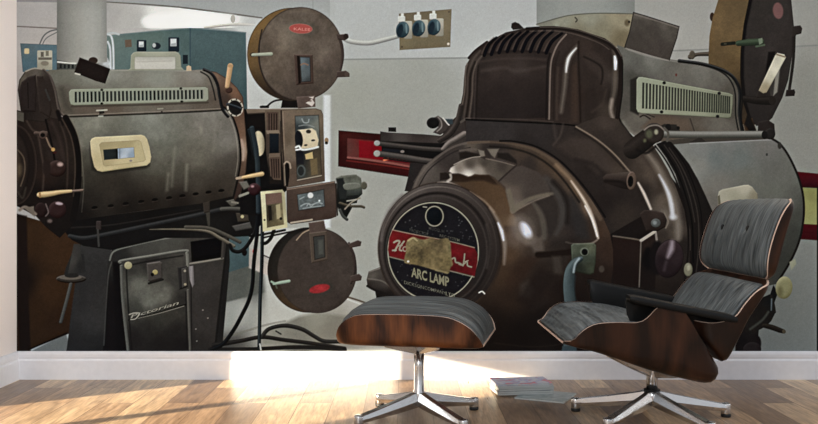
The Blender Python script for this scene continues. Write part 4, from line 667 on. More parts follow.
# round hole and lettering
E(434.4,216.2,8.7,9.8,(146,140,120), ring=1.3); E(434.4,216.2,7.7,8.8, pc((431,212,18,24,32),(437,220,10,16,22)))
T('ARC LAMP', 411.6, 276.6, 7.9, 2.1, 0, -13.2, (140,134,106), .03, a=.92)
T('DICKSON', 403.8, 283.6, 4.6, 1.26, 0, -4.6, (132,128,108), .008, a=.85); T('COMPANY', 424.2, 289, 4.4, 1.2, 0, -4.6, (132,128,108), .008, a=.85); T('LTD', 445.4, 295, 5.2, 1.4, 0, -5.0, (140,136,114), .008, a=.9)
T('PROJECTOR', 409.4, 231.2, 3.5, .9, 0, -4.4, (110,106,94), .006, a=.75); T('MODEL H', 428.6, 229.4, 3.6, .8, 0, -4.2, (104,100,92), .006, a=.7); T('ARC SYSTEM', 439.4, 236.8, 3.6, .9, 0, -4.2, (128,122,104), .006, a=.75); S([(423.2,206.8),(426.6,207.2)],1.2,(150,144,128))

# ---- grading of the print: deep shadows, muted colour, fine grain
def _blur(a, r):
    k = np.exp(-.5 * (np.arange(-3 * r, 3 * r + 1) / r) ** 2); k /= k.sum()
    b = np.pad(a, ((3 * r, 3 * r), (0, 0), (0, 0)), mode='edge'); o = sum(k[i] * b[i:i + a.shape[0]] for i in range(len(k)))
    b = np.pad(o, ((0, 0), (3 * r, 3 * r), (0, 0)), mode='edge'); return sum(k[i] * b[:, i:i + a.shape[1]] for i in range(len(k)))
lum = (CAN @ np.array((.3, .59, .11), np.float32))[..., None]
CAN = CAN * .9 + lum * .1
def _fam(k):
    while PIECES[k][1] is not None: k = PIECES[k][1]
    return k
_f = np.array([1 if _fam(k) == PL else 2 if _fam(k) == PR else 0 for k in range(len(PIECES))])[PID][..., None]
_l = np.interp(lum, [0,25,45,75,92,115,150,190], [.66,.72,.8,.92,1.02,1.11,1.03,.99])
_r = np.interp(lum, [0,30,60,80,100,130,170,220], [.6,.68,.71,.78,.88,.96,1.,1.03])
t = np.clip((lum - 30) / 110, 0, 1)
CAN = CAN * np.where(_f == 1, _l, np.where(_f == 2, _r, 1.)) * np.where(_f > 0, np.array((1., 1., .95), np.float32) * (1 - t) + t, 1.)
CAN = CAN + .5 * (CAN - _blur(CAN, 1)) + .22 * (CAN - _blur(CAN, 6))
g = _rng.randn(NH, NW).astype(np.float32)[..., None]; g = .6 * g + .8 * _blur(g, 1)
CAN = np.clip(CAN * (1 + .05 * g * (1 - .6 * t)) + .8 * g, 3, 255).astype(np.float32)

# ---- keep every printed piece in one patch: stray specks join the piece around them
for k in range(1, len(PIECES)):
    if PIECES[k][1] is None: continue
    jj, ii_ = np.nonzero(PID == k); todo = set(zip(jj.tolist(), ii_.tolist())); comps = []
    while todo:
        st = [todo.pop()]; comp = [st[0]]
        while st:
            j, i = st.pop()
            for q in ((j+1,i),(j-1,i),(j,i+1),(j,i-1)):
                if q in todo: todo.remove(q); st.append(q); comp.append(q)
        comps.append(comp)
    comps.sort(key=len)
    for comp in comps[:-1]:
        if len(comp) < .08 * len(comps[-1]):
            for j, i in comp: PID[j, i] = PIECES[k][1]
ROOM_LIGHT_FIT = [[0.7848, -0.062, 0.0497, -0.017, -0.031, 0.0508], [0.7296, -0.0333, 0.0146, -0.0239, -0.017, 0.0221], [0.7029, -0.0106, -0.0198, -0.0303, -0.0079, -0.0077]]; SUN_E = 28.0; AREA_E = 178.0; SIDE_E = 3.2; WORLD_E = 0.86
# ------------------------------------------------------------------
#  The room
# ------------------------------------------------------------------
scene = bpy.context.scene
COL = scene.collection
F, HX, HY, EYE, DW = 900.0, 403.0, 210.0, 0.80, 4.26    # focal length (px), vanishing point, eye height, distance to wall
KW = F / DW
def WX(u): return (u - HX) / KW
def WZ(v): return EYE + (HY - v) / KW

def link(o, parent=None):
    COL.objects.link(o)
    if parent: o.parent = parent
    return o
def tag(o, label=None, cat=None, group=None, kind=None):
    if label: o['label'] = label
    if cat: o['category'] = cat
    if group: o['group'] = group
    if kind: o['kind'] = kind
    return o
def empty(name, loc=(0, 0, 0), rz=0):
    o = bpy.data.objects.new(name, None); o.location = loc; o.rotation_euler = (0, 0, rz); o.empty_display_size = .1
    return link(o)
def mesh_obj(name, bm, mat, parent=None, smooth=True):
    me = bpy.data.meshes.new(name); bmesh.ops.recalc_face_normals(bm, faces=bm.faces); bm.to_mesh(me); bm.free()
    for m in (mat if isinstance(mat, (list, tuple)) else [mat]): me.materials.append(m)
    if smooth:
        me.polygons.foreach_set('use_smooth', [True] * len(me.polygons))
    return link(bpy.data.objects.new(name, me), parent)
def bevel(o, w, seg=2, ang=35):
    m = o.modifiers.new('bevel', 'BEVEL'); m.width = w; m.segments = seg; m.limit_method = 'ANGLE'; m.angle_limit = math.radians(ang)
    m.harden_normals = False
    return o
def add_box(bm, x0, x1, y0, y1, z0, z1):
    v = [bm.verts.new(p) for p in ((x0,y0,z0),(x1,y0,z0),(x1,y1,z0),(x0,y1,z0),(x0,y0,z1),(x1,y0,z1),(x1,y1,z1),(x0,y1,z1))]
    for f in ((0,3,2,1),(4,5,6,7),(0,1,5,4),(1,2,6,5),(2,3,7,6),(3,0,4,7)): bm.faces.new([v[i] for i in f])
    return v
def prism(bm, prof, axis, a, b):
    """extrude a closed profile of (p, q) along an axis: 'x' -> (t,p,q), 'y' -> (p,t,q)"""
    mk = (lambda t, p, q: (t, p, q)) if axis == 'x' else (lambda t, p, q: (p, t, q))
    A = [bm.verts.new(mk(a, p, q)) for p, q in prof]; B = [bm.verts.new(mk(b, p, q)) for p, q in prof]
    n = len(prof)
    for i in range(n): bm.faces.new((A[i], A[(i+1) % n], B[(i+1) % n], B[i]))
    bm.faces.new(A[::-1]); bm.faces.new(B)
def loft(bm, rings, caps=True, closed=True):
    R = [[bm.verts.new(p) for p in r] for r in rings]; n = len(rings[0])
    for a, b in zip(R, R[1:]):
        for i in range(n if closed else n - 1): bm.faces.new((a[i], a[(i+1) % n], b[(i+1) % n], b[i]))
    if caps: bm.faces.new(R[0][::-1]); bm.faces.new(R[-1])
    return R
def lathe(bm, prof, c=(0,0,0), n=28):
    loft(bm, [[(c[0] + r*math.cos(2*math.pi*k/n), c[1] + r*math.sin(2*math.pi*k/n), c[2] + z) for k in range(n)] for r, z in prof])

# ------------------------- materials -------------------------
def srgb(r, g, b):
    f = lambda c: (c/255/12.92) if c/255 <= .04045 else ((c/255+.055)/1.055)**2.4
    return (f(r), f(g), f(b), 1)
class NT:
    def __init__(s, name):
        s.m = bpy.data.materials.new(name); s.m.use_nodes = True; s.t = s.m.node_tree; s.b = s.t.nodes['Principled BSDF']
    def n(s, kind, **k):
        o = s.t.nodes.new(kind)
        for a, v in k.items():
            if a in o.inputs: o.inputs[a].default_value = v
            else: setattr(o, a, v)
        return o
    def l(s, a, b): s.t.links.new(a, b)
    def set(s, **k):
        for a, v in k.items(): s.b.inputs[a.replace('_', ' ')].default_value = v
        return s
def plain(name, col, rough=.6, metal=0., spec=.4, bump=None):
    q = NT(name).set(Base_Color=col, Roughness=rough, Metallic=metal); q.b.inputs['Specular IOR Level'].default_value = spec
    tc = q.n('ShaderNodeTexCoord'); nz = q.n('ShaderNodeTexNoise', Scale=(bump or (40, 0))[0], Detail=4.0)
    q.l(tc.outputs['Object'], nz.inputs['Vector'])
    mx = q.n('ShaderNodeMixRGB', blend_type='MULTIPLY'); mx.inputs[0].default_value = .12; mx.inputs[1].default_value = col
    q.l(nz.outputs[0], mx.inputs[2]); q.l(mx.outputs[0], q.b.inputs['Base Color'])
    if bump and bump[1]:
        bp = q.n('ShaderNodeBump', Strength=bump[1], Distance=.002); q.l(nz.outputs[0], bp.inputs['Height']); q.l(bp.outputs[0], q.b.inputs['Normal'])
    return q.m
M_WALL = plain('white_wall_paint', srgb(248, 240, 235), .85, bump=(180, .05))
M_TRIM = plain('white_satin_trim', srgb(244, 244, 247), .42)
M_SUN_BLOCKER = plain('sun_blocker_cloth', srgb(225, 222, 215), .9)
M_CHROME = plain('polished_aluminium', srgb(222, 222, 222), .22, 1.)
M_RUBBER = plain('black_rubber', srgb(22, 22, 23), .6)
M_BLACK = plain('black_lacquer', srgb(26, 25, 26), .38)
M_PAPER = plain('magazine_pages', srgb(205, 208, 206), .75)
M_EDGE = plain('pale_ply_edge', srgb(226, 196, 176), .5)

def walnut(name, c1, c2, scale=1., rot=0.):
    q = NT(name).set(Roughness=.38); q.b.inputs['Specular IOR Level'].default_value = .28
    tc = q.n('ShaderNodeTexCoord'); mp = q.n('ShaderNodeMapping'); mp.inputs['Rotation'].default_value = (0, rot, 0); mp.inputs['Scale'].default_value = (1, 1, .3)
    q.l(tc.outputs['Object'], mp.inputs['Vector'])
    n1 = q.n('ShaderNodeTexNoise', Scale=9.*scale, Detail=3., Distortion=1.2); q.l(mp.outputs[0], n1.inputs['Vector'])
    n0 = q.n('ShaderNodeTexNoise', Scale=2.6*scale, Detail=1.5, Distortion=.6); q.l(mp.outputs[0], n0.inputs['Vector'])      # growth rings
    k0 = q.n('ShaderNodeMath', operation='MULTIPLY'); k0.inputs[1].default_value = 16.; q.l(n0.outputs[0], k0.inputs[0])
    w = q.n('ShaderNodeMath', operation='PINGPONG'); w.inputs[1].default_value = 1.; q.l(k0.outputs[0], w.inputs[0])
    n2 = q.n('ShaderNodeTexNoise', Scale=150., Detail=4.); mp2 = q.n('ShaderNodeMapping'); mp2.inputs['Scale'].default_value = (1, 1, .05); mp2.inputs['Rotation'].default_value = (0, rot, 0)
    q.l(tc.outputs['Object'], mp2.inputs['Vector']); q.l(mp2.outputs[0], n2.inputs['Vector'])
    a = q.n('ShaderNodeMath', operation='MULTIPLY'); a.inputs[1].default_value = .26; q.l(w.outputs[0], a.inputs[0])
    b = q.n('ShaderNodeMath', operation='MULTIPLY_ADD'); b.inputs[1].default_value = .5; q.l(n1.outputs[0], b.inputs[0]); q.l(a.outputs[0], b.inputs[2])
    c = q.n('ShaderNodeMath', operation='MULTIPLY_ADD'); c.inputs[1].default_value = .2; q.l(n2.outputs[0], c.inputs[0]); q.l(b.outputs[0], c.inputs[2])
    r = q.n('ShaderNodeValToRGB'); r.color_ramp.elements[0].position = .36; r.color_ramp.elements[0].color = c2; r.color_ramp.elements[1].position = .8; r.color_ramp.elements[1].color = c1
    q.l(c.outputs[0], r.inputs[0]); q.l(r.outputs[0], q.b.inputs['Base Color'])
    return q.m
M_WALNUT_CHAIR = walnut('shaded_walnut', srgb(72, 42, 26), srgb(26, 14, 8), 1., .2)  # same walnut as the ottoman, with the chair's shade put into the colour
M_WALNUT_OTT = walnut('walnut', srgb(138, 82, 46), srgb(44, 23, 14), 1.)  # lit copy of the walnut, brighter light put into the colour

def leather(name, sx, sy, c1, c2, amt=.28):
    q = NT(name).set(Roughness=.48); q.b.inputs['Specular IOR Level'].default_value = .45
    uv = q.n('ShaderNodeUVMap'); mp = q.n('ShaderNodeMapping'); mp.inputs['Scale'].default_value = (sx, sy, 1); q.l(uv.outputs[0], mp.inputs['Vector'])
    n1 = q.n('ShaderNodeTexNoise', Scale=1., Detail=5., Distortion=.5); n1.inputs['Roughness'].default_value = .6; q.l(mp.outputs[0], n1.inputs['Vector'])
    r = q.n('ShaderNodeValToRGB'); r.color_ramp.elements[0].position = .36; r.color_ramp.elements[0].color = c2; r.color_ramp.elements[1].position = .68; r.color_ramp.elements[1].color = c1
    q.l(n1.outputs[0], r.inputs[0]); q.l(r.outputs[0], q.b.inputs['Base Color'])
    bp = q.n('ShaderNodeBump', Strength=amt, Distance=.006); q.l(n1.outputs[0], bp.inputs['Height']); q.l(bp.outputs[0], q.b.inputs['Normal'])
    return q.m
LC1, LC2 = srgb(122, 129, 130), srgb(50, 55, 57)  # crease highlights and their dark sides put into the leather colour
M_LEATHER_S = leather('grey_black_leather', 2.2, 60, LC1, LC2)       # creases along the length
M_LEATHER_V = leather('grey_black_leather_cross', 34, 2, LC1, LC2) # creases across
M_LEATHER_O = leather('dark_ottoman_leather', 1.6, 44, srgb(112, 119, 120), srgb(28, 32, 34), .5)
M_ARM = plain('black_leather_arm', srgb(17, 18, 18), .5, spec=.22, bump=(300, .2))

def floor_mat():
    q = NT('oak_strip_floor').set(Roughness=.3); q.b.inputs['Specular IOR Level'].default_value = .35
    tc = q.n('ShaderNodeTexCoord'); mp = q.n('ShaderNodeMapping'); mp.inputs['Rotation'].default_value = (0, 0, math.pi/2); mp.inputs['Location'].default_value = (.33, .02, 0)
    q.l(tc.outputs['Object'], mp.inputs['Vector'])
    br = q.n('ShaderNodeTexBrick', offset=.37, offset_frequency=2, squash=1., squash_frequency=2)
    for k, v in (('Scale', 1.), ('Mortar Size', .0016), ('Mortar Smooth', .3), ('Bias', 0.), ('Brick Width', .86), ('Row Height', .137)): br.inputs[k].default_value = v
    br.inputs['Color1'].default_value = (0, 0, 0, 1); br.inputs['Color2'].default_value = (1, 1, 1, 1); br.inputs['Mortar'].default_value = (.5, .5, .5, 1)
    q.l(mp.outputs[0], br.inputs['Vector'])
    # grain along the boards, shifted from board to board
    sh = q.n('ShaderNodeVectorMath', operation='MULTIPLY_ADD'); sh.inputs[1].default_value = (7, 7, 7); q.l(br.outputs[0], sh.inputs[0]); q.l(tc.outputs['Object'], sh.inputs[2])
    m2 = q.n('ShaderNodeMapping'); m2.inputs['Scale'].default_value = (1, .09, 1); q.l(sh.outputs[0], m2.inputs['Vector'])
    g1 = q.n('ShaderNodeTexNoise', Scale=24., Detail=5., Distortion=1.6); q.l(m2.outputs[0], g1.inputs['Vector'])
    g2 = q.n('ShaderNodeTexNoise', Scale=130., Detail=3.); q.l(m2.outputs[0], g2.inputs['Vector'])
    r = q.n('ShaderNodeValToRGB'); e = r.color_ramp.elements; e[0].position = 0; e[0].color = srgb(140, 118, 99); e[1].position = 1; e[1].color = srgb(234, 208, 172)
    x = r.color_ramp.elements.new(.5); x.color = srgb(186, 157, 128)
    q.l(br.outputs[0], r.inputs[0])
    r2 = q.n('ShaderNodeValToRGB'); r2.color_ramp.elements[0].position = .32; r2.color_ramp.elements[0].color = (.56, .52, .49, 1); r2.color_ramp.elements[1].position = .66; r2.color_ramp.elements[1].color = (1.08, 1.06, 1.03, 1); q.l(g1.outputs[0], r2.inputs[0])
    r3 = q.n('ShaderNodeValToRGB'); r3.color_ramp.elements[0].position = .35; r3.color_ramp.elements[0].color = (.7, .67, .64, 1); r3.color_ramp.elements[1].position = .6; r3.color_ramp.elements[1].color = (1, 1, 1, 1); q.l(g2.outputs[0], r3.inputs[0])
    a = q.n('ShaderNodeMixRGB', blend_type='MULTIPLY'); a.inputs[0].default_value = 1; q.l(r.outputs[0], a.inputs[1]); q.l(r2.outputs[0], a.inputs[2])
    b = q.n('ShaderNodeMixRGB', blend_type='MULTIPLY'); b.inputs[0].default_value = 1; q.l(a.outputs[0], b.inputs[1]); q.l(r3.outputs[0], b.inputs[2])
    c = q.n('ShaderNodeMixRGB'); c.inputs[2].default_value = srgb(82, 60, 46); q.l(br.outputs['Fac'], c.inputs[0]); q.l(b.outputs[0], c.inputs[1]); q.l(c.outputs[0], q.b.inputs['Base Color'])
    bp = q.n('ShaderNodeBump', Strength=.12, Distance=.002); q.l(g1.outputs[0], bp.inputs['Height']); q.l(bp.outputs[0], q.b.inputs['Normal'])
    ro = q.n('ShaderNodeMapRange'); ro.inputs[3].default_value = .22; ro.inputs[4].default_value = .42; q.l(g1.outputs[0], ro.inputs[0]); q.l(ro.outputs[0], q.b.inputs['Roughness'])
    return q.m
M_FLOOR = floor_mat()

# ------------------------- shell -------------------------
XL = WX(17.0)                      # left wall face
def structure(name, bm, mat, smooth=False): return tag(mesh_obj(name, bm, mat, None, smooth), kind='structure')
bm = bmesh.new(); add_box(bm, XL - .12, 4.2, -7.5, .12, -.06, 0); structure('floor', bm, M_FLOOR)
bm = bmesh.new(); add_box(bm, XL - .12, 4.2, 0, .12, 0, 2.7); structure('wall_back', bm, M_WALL)
WY0, WY1, WM, WH = -.72, -2.02, -1.35, .385      # window in the left wall, its post and an unused lower edge for the added sun blocker
bm = bmesh.new()
add_box(bm, XL - .12, XL, WY0, 0, 0, 2.7); add_box(bm, XL - .12, XL, -7.5, WY1, 0, 2.7); add_box(bm, XL - .12, XL, WY1, WY0, 2.2, 2.7)
structure('wall_left', bm, M_WALL)
bm = bmesh.new(); add_box(bm, XL - .09, XL - .03, WM - .022, WM + .022, 0, 2.2)
for y in (WY0 - .015, WY1 + .015): add_box(bm, XL - .09, XL - .03, y - .015, y + .015, 0, 2.2)
structure('window_1', bm, M_TRIM)
bm = bmesh.new(); outline = [(WY0, .352), (-1.28, .525), (WY1, .525), (WY1, 2.2), (WY0, 2.2)]      # unseen blocker added to shape the sun patch by its slanting hem
A = [bm.verts.new((XL - .028, y, z)) for y, z in outline]; B = [bm.verts.new((XL - .018, y, z)) for y, z in outline]
for i in range(5): bm.faces.new((A[i], A[(i+1) % 5], B[(i+1) % 5], B[i]))
bm.faces.new(A[::-1]); bm.faces.new(B)
structure('sun_blocker_1', bm, M_SUN_BLOCKER)
BH = WZ(351.0)                     # baseboard height
prof = [(0, 0), (.018, 0), (.018, BH-.045), (.0165, BH-.041), (.0125, BH-.037), (.0125, BH-.032), (.0145, BH-.028), (.0145, BH-.014), (.012, BH-.006), (.008, BH-.001), (.004, BH), (0, BH)]
bm = bmesh.new(); prism(bm, [(-p, q) for p, q in prof], 'x', XL, 4.2); structure('baseboard_back', bm, M_TRIM)
bm = bmesh.new(); prism(bm, [(XL + p, q) for p, q in prof], 'y', -.7, 0); structure('baseboard_left', bm, M_TRIM)

# ------------------------- the mural on the wall -------------------------
def light_fit(c):                  # fitted room light, divided out of the ink so dim parts print lighter
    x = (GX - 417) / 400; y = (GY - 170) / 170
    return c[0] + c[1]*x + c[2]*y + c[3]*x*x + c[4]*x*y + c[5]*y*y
E0 = np.stack([light_fit(c) for c in ROOM_LIGHT_FIT], -1)
def ink_mat():
    q = NT('printed_wallpaper').set(Roughness=.75); q.b.inputs['Specular IOR Level'].default_value = .06
    at = q.n('ShaderNodeVertexColor', layer_name='ink')
    tc = q.n('ShaderNodeTexCoord'); nz = q.n('ShaderNodeTexNoise', Scale=330., Detail=2.); q.l(tc.outputs['Object'], nz.inputs['Vector'])   # paper grain
    mr = q.n('ShaderNodeMapRange'); mr.inputs[1].default_value = .3; mr.inputs[2].default_value = .7; mr.inputs[3].default_value = .94; mr.inputs[4].default_value = 1.06; q.l(nz.outputs[0], mr.inputs[0])
    mx = q.n('ShaderNodeMixRGB', blend_type='MULTIPLY'); mx.inputs[0].default_value = 1; q.l(at.outputs[0], mx.inputs[1]); q.l(mr.outputs[0], mx.inputs[2]); q.l(mx.outputs[0], q.b.inputs['Base Color'])
    return q.m
M_INK = ink_mat()
c = np.clip(CAN / 255., 0, 1)
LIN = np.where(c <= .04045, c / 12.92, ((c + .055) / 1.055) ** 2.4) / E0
LIN = np.concatenate([LIN, np.ones(LIN.shape[:2] + (1,))], -1).reshape(-1, 4).astype(np.float32)
MY = -.003
PX = ((GX - HX) / KW).ravel(); PZ = (EYE + (HY - GY) / KW).ravel()
fid = PID[:-1, :-1].ravel()
ii = np.arange(NH * NW).reshape(NH, NW)
quads = np.stack([ii[1:, :-1].ravel(), ii[1:, 1:].ravel(), ii[:-1, 1:].ravel(), ii[:-1, :-1].ravel()], -1)
mural = empty('wall_mural', (WX(417), 0, BH))
tag(mural, 'large photographic wall mural of two vintage film projectors above the white baseboard', 'wall mural')
objs = {}
def top_parent(k):
    while PIECES[k][1] is not None: k = PIECES[k][1]
    return k
for k, (name, par, label) in enumerate(PIECES):
    q = quads[fid == k]
    if not len(q): continue
    used, inv = np.unique(q, return_inverse=True); inv = inv.reshape(-1)
    me = bpy.data.meshes.new(name)
    me.vertices.add(len(used)); me.loops.add(len(inv)); me.polygons.add(len(q))
    co = np.stack([PX[used] - WX(417), np.full(len(used), MY), PZ[used] - BH], -1).astype(np.float32)
    me.vertices.foreach_set('co', co.ravel()); me.loops.foreach_set('vertex_index', inv.astype(np.int32))
    me.polygons.foreach_set('loop_start', np.arange(0, len(inv), 4, dtype=np.int32))
    at = me.color_attributes.new('ink', 'FLOAT_COLOR', 'POINT'); at.data.foreach_set('color', LIN[used].ravel())
    me.update(calc_edges=True); me.materials.append(M_INK)
    o = bpy.data.objects.new(name, me)
    t = top_parent(k)
    link(o, mural if t == k else objs.get(t, mural))
    if label: o['label'] = label
    objs[k] = o

# ------------------------- bent-ply shells and cushions -------------------------
def interp(curve, n):
    p = smooth(curve, 10, False); d = [0]
    for a, b in zip(p, p[1:]): d.append(d[-1] + math.hypot(b[0]-a[0], b[1]-a[1]))
    s = np.linspace(0, d[-1], n)
    return np.stack([np.interp(s, d, [q[0] for q in p]), np.interp(s, d, [q[1] for q in p])], -1)
def section(t):
    """half cross-section of a bent shell: t 0..1 from the middle to the rim -> (width share, rise share)"""
    if t < .5: return t / .5 * .88, 0.
    if t < .74:
        a = (t - .5) / .24 * math.pi / 2; return .88 + .10 * math.sin(a), .2 * (1 - math.cos(a))
    k = (t - .74) / .26; return .98 + .02 * k, .2 + .8 * k
def shell(name, edge, back, w, mat, parent, p=5., th=.0075, rnd=9., n=36, m=33):
    """edge: side rim in (x,z), back: centre line of the outer face in (x,z)"""
    Ed, Bk = interp(edge, n), interp(back, n)
    bm = bmesh.new(); rows = []
    for i in range(n):
        s = 2 * i / (n - 1) - 1; ws = w * (1 - min(.999, abs(s)) ** rnd * .16)
        row = []
        for j in range(m):
            a = 2 * j / (m - 1) - 1; yy, k = section(abs(a))
            q = Bk[i] + (Ed[i] - Bk[i]) * k
            row.append(bm.verts.new((q[0], math.copysign(ws * yy, a), q[1])))
        rows.append(row)
    for r0, r1 in zip(rows, rows[1:]):
        for j in range(m - 1): bm.faces.new((r0[j], r0[j+1], r1[j+1], r1[j]))
    o = mesh_obj(name, bm, [mat, M_EDGE], parent)
    sd = o.modifiers.new('ply', 'SOLIDIFY'); es = o.modifiers.new('edges', 'EDGE_SPLIT'); es.split_angle = math.radians(40); sd.thickness = th; sd.offset = 0; sd.material_offset_rim = 1; sd.use_even_offset = True
    return o
def cushion(name, edge, back, w, bulge, mat, parent, fill=.55, drop=.0, n=44, m=41, rnd=9., dim=(), p=5.):
    """padded cushion: front face follows the rim curve and bulges out of the shell"""
    Ed, Bk = interp(edge, n), interp(back, n)
    bm = bmesh.new(); uvl = bm.loops.layers.uv.new('UVMap'); rings = []; uvs = []
    for i in range(n):
        s = 2 * i / (n - 1) - 1; u = i / (n - 1)
        ws = (w - .014) * (1 - min(.999, abs(s)) ** rnd * .16)
        N = Ed[i] - Bk[i]; L = math.hypot(*N) + 1e-6; N = N / L
        endf = (1 - abs(s) ** 6)
        ring = []; ru = []
        for j in range(m):
            a = 2 * j / (m - 1) - 1; a = math.copysign(abs(a) ** .8, a)
            b = bulge * (1 - abs(a) ** 3.2) * (.35 + .65 * endf) - drop
            for (du, dv, dr, dd) in dim: b -= dd * math.exp(-(((u - du) / dr) ** 2 + ((a - dv) / dr) ** 2))
            b += .0025 * math.sin(26 * a + 3 * math.sin(5 * u)) * (1 - a * a)
            q = Ed[i] + N * b
            ring.append((q[0], ws * a, q[1])); ru.append((u, (a + 1) / 2))
        for j in range(m - 1, -1, -1):
            a = (2 * j / (m - 1) - 1); yy, k = section(abs(a)); yy = math.copysign(yy, a)
            q = Ed[i] + (Bk[i] + (Ed[i] - Bk[i]) * k - Ed[i]) * fill
            ring.append((q[0] - N[0] * .004, ws * yy * .99, q[1] - N[1] * .004)); ru.append((u, (a + 1) / 2))
        rings.append(ring); uvs.append(ru)
    V = [[bm.verts.new(c) for c in r] for r in rings]; k = len(V[0])
    for i in range(n - 1):
        for j in range(k):
            f = bm.faces.new((V[i][j], V[i][(j+1) % k], V[i+1][(j+1) % k], V[i+1][j]))
            for lp, (a, b) in zip(f.loops, ((i, j), (i, (j+1) % k), (i+1, (j+1) % k), (i+1, j))): lp[uvl].uv = uvs[a][b]
    for r, rv in ((0, 1), (n - 1, 0)):
        f = bm.faces.new(V[r][::-1] if rv else V[r])
        for lp in f.loops: lp[uvl].uv = (0, .5)
    return mesh_obj(name, bm, mat, parent)

def star_leg(parent, R, ang, z_hub, z_foot, hub_r):
    """one cast aluminium spoke with a foot"""
    bm = bmesh.new(); ca, sa = math.cos(ang), math.sin(ang); rings = []
    for t in (0, .25, .6, .9, 1.):
        r = hub_r * .5 + (R - hub_r * .5) * t
        zt = z_hub + (z_foot - z_hub) * (t ** .92); hgt = .060 + (.027 - .060) * t; wt = .011 + .004 * t; wb = .017 + .002 * t
        rings.append([(ca*r - sa*q, sa*r + ca*q, z) for q, z in ((-wt, zt), (wt, zt), (wb, zt-hgt*.55), (wb*.7, zt-hgt), (-wb*.7, zt-hgt), (-wb, zt-hgt*.55))])
    loft(bm, rings); leg = bevel(mesh_obj('leg', bm, M_CHROME, parent, False), .0025, 2)
    bm = bmesh.new(); lathe(bm, [(.0001, z_foot+.003), (.016, z_foot+.003), (.0185, z_foot), (.0185, .014), (.0175, .013), (.0001, .013)], (ca*R, sa*R, 0), 20)
    foot = bevel(mesh_obj('foot', bm, M_CHROME, leg), .001, 1)
    bm = bmesh.new(); lathe(bm, [(.0001, 0), (.017, 0), (.0185, .003), (.0185, .012), (.015, .014), (.0001, .014)], (ca*R, sa*R, 0), 20)
    mesh_obj('rubber_glide', bm, M_RUBBER, leg)
    return leg

# ------------------------- lounge chair -------------------------
CD = 3.44; CX, CY = (652 - HX) * CD / F, -DW + CD
chair = empty('lounge_chair', (CX, CY, 0))
tag(chair, 'walnut lounge chair with grey black leather cushions and star base, beside the ottoman', 'chair')
NW_ = .355                                              # half width
kn = (CD - NW_) / F
def cp(*pts): return [(((u - HX) * kn - CX - .02) * 1.022 + .02, EYE + (HY - v) * kn) for u, v in pts]
# seat
seat_edge = cp((570,343.5),(577,341.5),(585,331.5),(597,324.4),(616,322.4),(638,322.6),(648,318),(656,309.5),(667,303),(680,307),(690,320),(702,341),(714.6,361))
seat_back = cp((569,345.5),(583,349),(600,353),(623,360.5),(650,370),(675,377),(694,381.5),(706,384),(714,383.4),(719,379),(720.6,373),(718.6,367.6),(715.4,363))
shell('seat_shell', seat_edge, seat_back, NW_, M_WALNUT_CHAIR, chair, p=7)
sc_edge = cp((571,343),(577,341),(585,331.5),(597,324.4),(616,322.8),(638,324),(652,326),(668,330),(682,335),(696,342))
sc_back = cp((572,346),(583,348),(600,351),(623,358),(650,367),(665,371),(680,375),(690,377),(700,379),(708,378))
sc = cushion('seat_cushion', sc_edge, sc_back, NW_ - .008, .013, M_LEATHER_V, chair, fill=.6, p=7)
# lower back
lb_edge = cp((698,322),(712,323),(724,321),(735,315.5),(743,304.5),(752,294),(760,288),(767,285),(772,281.5))
lb_back = cp((700,333),(709,343.5),(718,353.5),(726.5,362),(737,343),(747,322),(757,305.5),(765,293),(773,281.5))
shell('lower_back_shell', lb_edge, lb_back, NW_ + .002, M_WALNUT_CHAIR, chair, p=7)
cushion('lower_back_cushion', cp((724,330),(735,314.5),(743,303.5),(752,293),(760,287),(767,285.2)), cp((738,337),(744,327),(752,311),(760,299),(766,291),(770,286)), NW_ - .004, .024, M_LEATHER_S, chair, fill=.6, p=7)
# headrest
hr_edge = cp((794.6,198.6),(790.5,202),(785,207),(779.5,216),(774.6,228),(770.4,241),(767.4,253),(766,264),(766.8,272.5),(770.4,279.8))
hr_back = cp((795.4,199),(794.6,203),(792.6,209),(790,218),(787,229),(783.6,242),(780.6,254),(778,264),(775.4,273),(772.4,280.4))
shell('headrest_shell', hr_edge, hr_back, NW_, M_WALNUT_CHAIR, chair, p=7)
hc = cushion('headrest_cushion', hr_edge, hr_back, NW_ - .004, .020, M_LEATHER_S, chair, fill=.7, dim=((.43, -.38, .05, .016), (.43, .38, .05, .016)), p=7)
Eh = interp(hr_edge, 101)[43]
for s in (-1, 1):
    bm = bmesh.new(); bmesh.ops.create_uvsphere(bm, u_segments=14, v_segments=8, radius=.013)
    for v in bm.verts: v.co = Vector((Eh[0] - .009 + v.co.x * .55, s * .38 * NW_ * .96 + v.co.y, Eh[1] + v.co.z))
    mesh_obj('button', bm, M_RUBBER, hc)
# back braces joining headrest and lower back
for s in (-1, 1):
    q0, q1, q2 = cp((779.5,266),(775.4,281),(758,309.5)); bm = bmesh.new()
    rings = []
    for (x, z) in (q0, ((q0[0]+q1[0])/2+.002, (q0[1]+q1[1])/2), q1, ((q1[0]+q2[0])/2+.004, (q1[1]+q2[1])/2), q2): rings.append([(x + a, s * .15 + b, z) for a, b in ((.003,-.022),(.013,-.018),(.013,.018),(.003,.022))])
    loft(bm, rings); bevel(mesh_obj('back_brace', bm, M_BLACK, chair, False), .002)
